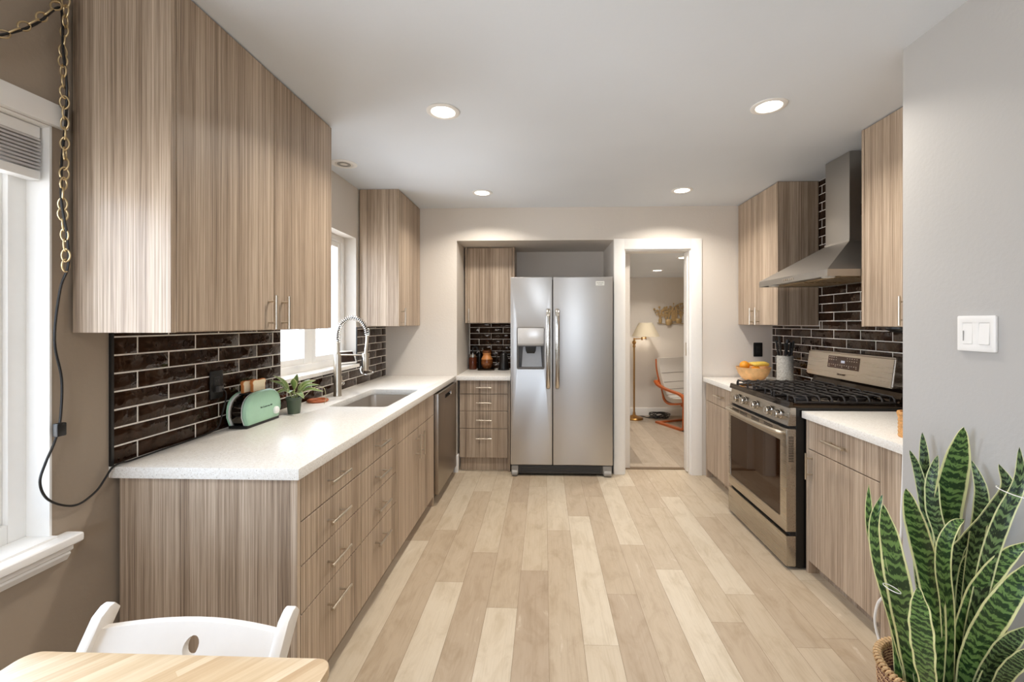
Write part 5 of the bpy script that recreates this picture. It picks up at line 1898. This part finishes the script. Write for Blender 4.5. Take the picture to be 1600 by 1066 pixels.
LEAVES = [
    ([[0.957, 1.302, 0.892], [0.969, 1.313, 0.767], [1.023, 1.335, 0.604], [1.086, 1.367, 0.412], [1.125, 1.398, 0.213], [1.152, 1.39, 0.17]], 0.034),
    ([[0.989, 1.293, 0.867], [0.967, 1.293, 0.785], [0.987, 1.303, 0.661], [1.051, 1.336, 0.499], [1.117, 1.368, 0.313], [1.154, 1.389, 0.204], [1.172, 1.383, 0.17]], 0.042),
    ([[0.96, 1.252, 0.853], [0.985, 1.263, 0.76], [1.026, 1.285, 0.618], [1.075, 1.316, 0.472], [1.12, 1.348, 0.329], [1.158, 1.379, 0.213], [1.175, 1.376, 0.17]], 0.076),
    ([[1.273, 1.543, 0.926], [1.291, 1.534, 0.864], [1.298, 1.514, 0.751], [1.299, 1.494, 0.579], [1.298, 1.464, 0.33], [1.294, 1.454, 0.152]], 0.036),
    ([[1.335, 1.565, 0.983], [1.333, 1.555, 0.894], [1.32, 1.535, 0.743], [1.314, 1.504, 0.528], [1.321, 1.485, 0.315], [1.307, 1.464, 0.144]], 0.042),
    ([[1.093, 1.337, 0.869], [1.116, 1.338, 0.782], [1.157, 1.349, 0.655], [1.204, 1.371, 0.495], [1.232, 1.392, 0.339], [1.25, 1.412, 0.187]], 0.076),
    ([[1.335, 1.505, 0.921], [1.307, 1.494, 0.841], [1.303, 1.484, 0.737], [1.325, 1.475, 0.625], [1.325, 1.465, 0.418], [1.297, 1.444, 0.161]], 0.052),
    ([[1.34, 1.42, 1.036], [1.34, 1.44, 0.931], [1.34, 1.467, 0.798], [1.34, 1.482, 0.658], [1.339, 1.485, 0.405], [1.32, 1.465, 0.144]], 0.09),
    ([[1.239, 1.312, 0.789], [1.199, 1.3, 0.777], [1.173, 1.3, 0.722], [1.177, 1.31, 0.637], [1.217, 1.341, 0.507], [1.249, 1.372, 0.354], [1.277, 1.403, 0.196], [1.258, 1.393, 0.17]], 0.045),
    ([[1.34, 1.394, 0.938], [1.34, 1.366, 0.863], [1.34, 1.367, 0.781], [1.34, 1.387, 0.654], [1.34, 1.409, 0.499], [1.34, 1.44, 0.166]], 0.045),
    ([[1.34, 1.314, 0.953], [1.34, 1.29, 0.892], [1.34, 1.339, 0.785], [1.337, 1.405, 0.675], [1.313, 1.424, 0.608], [1.315, 1.444, 0.432], [1.319, 1.445, 0.161]], 0.053),
    ([[1.314, 1.234, 1.026], [1.313, 1.234, 0.928], [1.28, 1.243, 0.827], [1.264, 1.263, 0.712], [1.267, 1.293, 0.579], [1.276, 1.333, 0.425], [1.304, 1.384, 0.213], [1.277, 1.38, 0.17]], 0.045),
    ([[1.34, 1.235, 0.762], [1.299, 1.244, 0.723], [1.271, 1.263, 0.659], [1.262, 1.303, 0.565], [1.271, 1.353, 0.41], [1.303, 1.404, 0.196], [1.277, 1.394, 0.17]], 0.056),
    ([[1.336, 1.225, 0.711], [1.307, 1.234, 0.647], [1.276, 1.253, 0.559], [1.271, 1.293, 0.454], [1.276, 1.333, 0.344], [1.295, 1.374, 0.221], [1.271, 1.373, 0.17]], 0.074),
    ([[1.34, 1.232, 0.53], [1.31, 1.244, 0.487], [1.294, 1.264, 0.431], [1.3, 1.314, 0.321], [1.316, 1.354, 0.239], [1.286, 1.359, 0.17]], 0.051),
    ([[1.017, 1.204, 0.65], [1.021, 1.204, 0.586], [1.035, 1.215, 0.505], [1.06, 1.236, 0.416], [1.107, 1.277, 0.299], [1.139, 1.305, 0.17]], 0.067),
    ([[1.319, 1.445, 0.597], [1.34, 1.444, 0.528], [1.34, 1.432, 0.457], [1.336, 1.435, 0.352], [1.323, 1.435, 0.17]], 0.031),
    ([[1.34, 1.4, 0.677], [1.34, 1.415, 0.589], [1.34, 1.431, 0.476], [1.332, 1.445, 0.161]], 0.032),
    ([[1.244, 1.492, 0.642], [1.251, 1.482, 0.566], [1.258, 1.473, 0.465], [1.28, 1.453, 0.337], [1.284, 1.443, 0.161]], 0.036),
    ([[1.321, 1.214, 0.484], [1.303, 1.224, 0.443], [1.298, 1.254, 0.378], [1.31, 1.294, 0.291], [1.282, 1.317, 0.17]], 0.045),
    ([[1.34, 1.287, 0.515], [1.339, 1.315, 0.432], [1.338, 1.345, 0.337], [1.34, 1.379, 0.218], [1.302, 1.376, 0.17]], 0.035),
    ([[1.325, 1.545, 0.72], [1.313, 1.524, 0.618], [1.317, 1.504, 0.464], [1.307, 1.464, 0.144]], 0.031),
]
eye = Vector((0, 0, 1.37))
rd = random.Random(3)
for i, (sp_, w_) in enumerate(LEAVES):
    bm = new()
    uvl = bm.loops.layers.uv.new('UVMap')
    pts = [Vector(p) for p in sp_][::-1]
    tw = rd.uniform(-0.35, 0.35)
    nhint = Matrix.Rotation(tw, 3, 'Z') @ Vector((-0.66, -0.74, 0.18))
    wide = i in (2, 5, 7, 13, 15)
    blade(bm, pts, w_ * 0.84, nhint, uvl, leafprof(0.62, 0.40, 0.66), fold=0.22, thick=0.0026, m=7, wave=0.0035 if i in (15, 2, 13) else 0.0012, seed=i)
    part('leaf', bm, snake if i in (0, 1, 2, 5, 7, 8, 12, 13, 15) else snake_d, t)
tie = plain('white_tie', (238, 238, 234), 0.5)


def ring(c, ax, r0, r1):
    bm = new()
    ax = Vector(ax).normalized()
    u = ax.cross(Vector((0.3, 0.8, 0.1))).normalized()
    v = ax.cross(u)
    tube(bm, [Vector(c) + u * (r0 * math.cos(q)) + v * (r1 * math.sin(q)) for q in [2 * PI * k / 24 for k in range(24)]], 0.0013, 6, closed=True)
    return bm


part('plant_tie', ring((1.006, 1.280, 0.60), (0.30, 0.0, 1), 0.020, 0.024), tie, t, 'white tie round the front leaves')
part('plant_tie', ring((1.318, 1.255, 0.893), (0.12, 0.0, 1), 0.024, 0.054), tie, t, 'white tie round the back leaves')

bm = new()
tube(bm, spline([(1.445, 1.735, 0.8912), (1.425, 1.730, 0.892), (1.409, 1.7265, 0.888), (1.405, 1.729, 0.85), (1.412, 1.742, 0.74), (1.415, 1.752, 0.62), (1.413, 1.752, 0.53), (1.402, 1.765, 0.40), (1.392, 1.80, 0.27), (1.386, 1.836, 0.20), (1.382, 1.846, 0.12), (1.390, 1.83, 0.045), (1.400, 1.80, 0.0105), (1.392, 1.755, 0.0055), (1.345, 1.70, 0.0055)], 8), 0.0052, 10)
solo('power_cord', bm, M['white'], 'white power cord hanging over the counter end down to the floor behind the plant', 'cord', (1.40, 1.74, 0))

# ------------------------------------------------------------------ the den beyond the doorway
LX, LY = 1.275, 6.18
t = thing('floor_lamp', 'brass swing-arm floor lamp with a pale cone shade in the den', 'floor lamp', (LX, LY, 0))
br = M['brass']
bm = new()
lathe(bm, [(0, 0), (0.125, 0), (0.127, 0.012), (0.115, 0.028), (0.05, 0.045), (0.022, 0.06), (0.016, 0.10), (0, 0.10)], (LX, LY, 0), 36)
part('base', bm, br, t)
bm = new()
lathe(bm, [(0, 0.09), (0.0125, 0.09), (0.0125, 1.02), (0.020, 1.03), (0.020, 1.045), (0.013, 1.06), (0.028, 1.085), (0.028, 1.10), (0.012, 1.12), (0.011, 1.155), (0, 1.155)], (LX, LY, 0), 20)
part('pole', bm, br, t)
bm = new()
tube(bm, [(LX, LY, 1.142), (LX + 0.11, LY - 0.01, 1.145)], 0.007, 10)
cyl(bm, (LX + 0.11, LY - 0.01, 1.125), (LX + 0.11, LY - 0.01, 1.168), 0.011, n=12)
tube(bm, [(LX + 0.11, LY - 0.01, 1.152), (LX + 0.163, LY, 1.155)], 0.006, 10)
cyl(bm, (LX + 0.163, LY, 1.14), (LX + 0.163, LY, 1.23), 0.011, n=12)
part('swing_arm', bm, br, t)
SXl, SYl = LX + 0.163, LY
bm = new()
lathe(bm, [(0.192, 1.178), (0.095, 1.372), (0.0935, 1.372), (0.1905, 1.178)], (SXl, SYl, 0), 40, closed=True)
sm = NT('linen_shade')
sm.set(col=lin(206, 196, 174), rough=0.9)
tl_ = sm.n('BsdfTranslucent')
tl_.inputs[0].default_value = lin(226, 212, 186)
mx_ = sm.n('MixShader')
mx_.inputs[0].default_value = 0.2
sm.l(sm.b.outputs[0], mx_.inputs[1])
sm.l(tl_.outputs[0], mx_.inputs[2])
sm.l(mx_.outputs[0], sm.t.nodes['Material Output'].inputs[0])
part('lamp_shade', bm, sm.m, t)
bm = new()
lathe(bm, [(0, -0.03), (0.014, -0.028), (0.028, -0.005), (0.030, 0.012), (0.022, 0.032), (0, 0.040)], (SXl, SYl, 1.262), 20)
part('bulb', bm, emission('lit_bulb', (255, 236, 210), 2.0), t)
d = bpy.data.lights.new('floor_lamp_light', 'POINT')
d.energy = 2.2
d.color = (1.0, 0.86, 0.70)
d.shadow_soft_size = 0.04
o = bpy.data.objects.new('floor_lamp_light', d)
COL.objects.link(o)
o.parent = t
o.location = (0.163, 0, 1.215)

# bentwood armchair
t = thing('bentwood_armchair', 'reddish bentwood armchair with a grey padded seat in the den', 'armchair', (1.50, 5.50, 0))
wood = plain('reddish_bentwood', (176, 92, 44), 0.35, var=0.15, scale=14)
cush = plain('grey_linen_cushion', (196, 190, 182), 0.9, scale=200, bump=0.3)


def strip(bm, path, y0, y1, th):
    pts = spline(path, 6)
    n = len(pts)
    up, dn = [], []
    for i, p in enumerate(pts):
        tg = (pts[min(i + 1, n - 1)] - pts[max(i - 1, 0)]).normalized()
        nr = Vector((-tg.z, 0, tg.x))
        up.append(p + nr * th / 2)
        dn.append(p - nr * th / 2)
    lp_ = up + dn[::-1]
    m_ = len(lp_)
    A = [bm.verts.new((p.x, y0, p.z)) for p in lp_]
    B = [bm.verts.new((p.x, y1, p.z)) for p in lp_]
    for i in range(m_):
        j = (i + 1) % m_
        bm.faces.new((A[i], A[j], B[j], B[i]))
    for i in range(n - 1):
        bm.faces.new((A[i], A[i + 1], A[m_ - 2 - i], A[m_ - 1 - i]))
        bm.faces.new((B[i + 1], B[i], B[m_ - 1 - i], B[m_ - 2 - i]))


# the chair faces away from the lamp, towards the den's far side; built along +x then turned
ox = 1.50
for y0 in (5.50, 6.00):
    bm = new()
    strip(bm, [(ox - 0.05, 0, 0.87), (ox - 0.045, 0, 0.76), (ox - 0.01, 0, 0.63), (ox + 0.05, 0, 0.51), (ox + 0.085, 0, 0.41), (ox + 0.11, 0, 0.335), (ox + 0.20, 0, 0.295), (ox + 0.36, 0, 0.315), (ox + 0.58, 0, 0.37)], y0 + 0.052, y0 + 0.10, 0.024)
    part('back_frame', bm, wood, t)
    bm = new()
    strip(bm, [(ox - 0.03, 0, 0.575), (ox + 0.02, 0, 0.53), (ox + 0.14, 0, 0.495), (ox + 0.30, 0, 0.475), (ox + 0.44, 0, 0.46), (ox + 0.515, 0, 0.43), (ox + 0.54, 0, 0.36), (ox + 0.54, 0, 0.20), (ox + 0.535, 0, 0.06), (ox + 0.50, 0, 0.019), (ox + 0.42, 0, 0.0135), (ox + 0.20, 0, 0.0135), (ox + 0.0, 0, 0.0135)], y0, y0 + 0.05, 0.026)
    part('arm', bm, wood, t)
bx('cross_rail', (ox - 0.012, 5.55, 0.555), (ox + 0.006, 6.0, 0.60), wood, t, 0.003)
bx('cross_rail', (ox + 0.44, 5.55, 0.30), (ox + 0.465, 6.0, 0.335), wood, t, 0.003)
bx('cross_rail', (ox + 0.0, 5.55, 0.001), (ox + 0.05, 6.0, 0.024), wood, t, 0.003)
bm = new()
path = [(ox - 0.012, 0, 0.89), (ox - 0.004, 0, 0.77), (ox + 0.035, 0, 0.635), (ox + 0.09, 0, 0.52), (ox + 0.13, 0, 0.42), (ox + 0.19, 0, 0.355), (ox + 0.36, 0, 0.355), (ox + 0.60, 0, 0.41)]
strip(bm, path, 5.555, 6.085, 0.05)
bmesh.ops.bevel(bm, geom=[e for e in bm.edges if len(e.link_faces) == 2 and e.calc_face_angle() > 1.0], offset=0.015, segments=2, affect='EDGES')
cu = part('cushion', bm, cush, t)
bm = new()
pp = spline(path, 6)
for q in (10, 16, 21, 26, 32):
    p = pp[q]
    tg = (pp[q + 1] - pp[q - 1]).normalized()
    nr = Vector((-tg.z, 0, tg.x))
    c = p + nr * 0.0255 * (1 if nr.x > 0 or nr.z > 0 else -1)
    cyl(bm, (c.x, 5.57, c.z), (c.x, 6.07, c.z), 0.004, n=8)
part('seam', bm, plain('cushion_seam', (150, 144, 138), 0.9), cu)

t.location = (1.512, 5.94, 0)
t.rotation_euler = (0, 0, math.radians(-66))

# heap of cable under the armchair
rd = random.Random(8)
bm = new()
pts = []
for k in range(90):
    a = k * 0.42
    r = 0.10 + 0.03 * math.sin(k * 0.7) + rd.uniform(-0.01, 0.01)
    pts.append((1.645 + r * 1.15 * math.cos(a), 6.235 + r * 0.8 * math.sin(a), 0.010 + 0.055 * abs(math.sin(k * 0.23)) + rd.uniform(0, 0.006)))
pts = [(1.30, 6.36, 0.006), (1.42, 6.33, 0.006), (1.50, 6.25, 0.006)] + pts
tube(bm, spline(pts, 4), 0.006, 6)
solo('cable_coil', bm, M['cord'], 'loose coil of black cable on the den floor behind the armchair', 'cable', (1.645, 6.235, 0))

# brass wall sculpture
AY = 6.42
t = thing('wall_sculpture', 'antique gold metal wall sculpture of potted plants on the den wall', 'wall art', (1.86, AY - 0.001, 1.34))
pg = plain('antique_gold_metal', (186, 158, 112), 0.5, 0.35, var=0.2, scale=60)
bm = new()
tube(bm, [(1.66, AY - 0.02, 1.372), (1.80, AY - 0.022, 1.352), (1.95, AY - 0.02, 1.372), (2.12, AY - 0.022, 1.35)], 0.005, 8)
for x in (1.70, 1.95, 2.10):
    cyl(bm, (x, AY - 0.02, 1.372 if x != 2.10 else 1.355), (x, AY - 0.0005, 1.372 if x != 2.10 else 1.355), 0.004, n=8)
part('base_rail', bm, pg, t)
for x, z0, r, h in ((1.70, 1.362, 0.026, 0.075), (1.825, 1.335, 0.052, 0.09), (1.97, 1.362, 0.045, 0.075), (2.10, 1.36, 0.03, 0.08)):
    bm = new()
    lathe(bm, [(0, z0), (r * 0.6, z0), (r, z0 + h * 0.45), (r * 0.95, z0 + h * 0.8), (r * 0.7, z0 + h), (0, z0 + h)], (x, AY - 0.03 - r * 0.5, 0), 20)
    for v in bm.verts:
        v.co.y = AY - 0.034 + (v.co.y - (AY - 0.03 - r * 0.5)) * 0.45
    part('pot', bm, pg, t)
rd = random.Random(17)
for x, z0, n_, sp2, h, in ((1.70, 1.435, 6, 0.085, 0.20), (1.78, 1.43, 6, 0.06, 0.17), (1.825, 1.42, 5, 0.06, 0.22), (2.0, 1.435, 7, 0.07, 0.24), (2.10, 1.435, 5, 0.06, 0.22)):
    bm = new()
    for k in range(n_):
        u = (k / (n_ - 1) - 0.5) * 2
        tip = (x + u * sp2 + rd.uniform(-0.01, 0.01), AY - 0.028, z0 + h * rd.uniform(0.55, 1.0) * (1 - 0.25 * abs(u)))
        tube(bm, spline([(x, AY - 0.026, z0 - 0.02), (x + u * sp2 * 0.4, AY - 0.028, z0 + (tip[2] - z0) * 0.55), tip], 4), 0.0035, 6)
        lathe(bm, [(0, -0.007), (0.014, -0.006), (0.017, 0), (0.014, 0.006), (0, 0.007)], tip, 12, 'y')
        for q in (0.45, 0.7):
            c = (x + u * sp2 * q + 0.012 * (1 if k % 2 else -1), AY - 0.028, z0 + (tip[2] - z0) * q)
            lathe(bm, [(0, -0.004), (0.011, -0.003), (0.011, 0.003), (0, 0.004)], c, 10, 'y')
    part('stem_cluster', bm, pg, t)
bm = new()
for k in range(7):
    x = 1.868 + k * 0.0125
    cyl(bm, (x, AY - 0.028, 1.395), (x, AY - 0.028, 1.575 + 0.02 * math.sin(k * 1.9)), 0.0062, n=8)
for x, z in ((1.86, 1.61), (1.895, 1.655), (1.94, 1.625)):
    tube(bm, [(x, AY - 0.028, 1.55), (x, AY - 0.028, z)], 0.003, 6)
    lathe(bm, [(0, -0.005), (0.010, -0.004), (0.010, 0.004), (0, 0.005)], (x, AY - 0.028, z), 10, 'y')
part('reed_bundle', bm, pg, t)
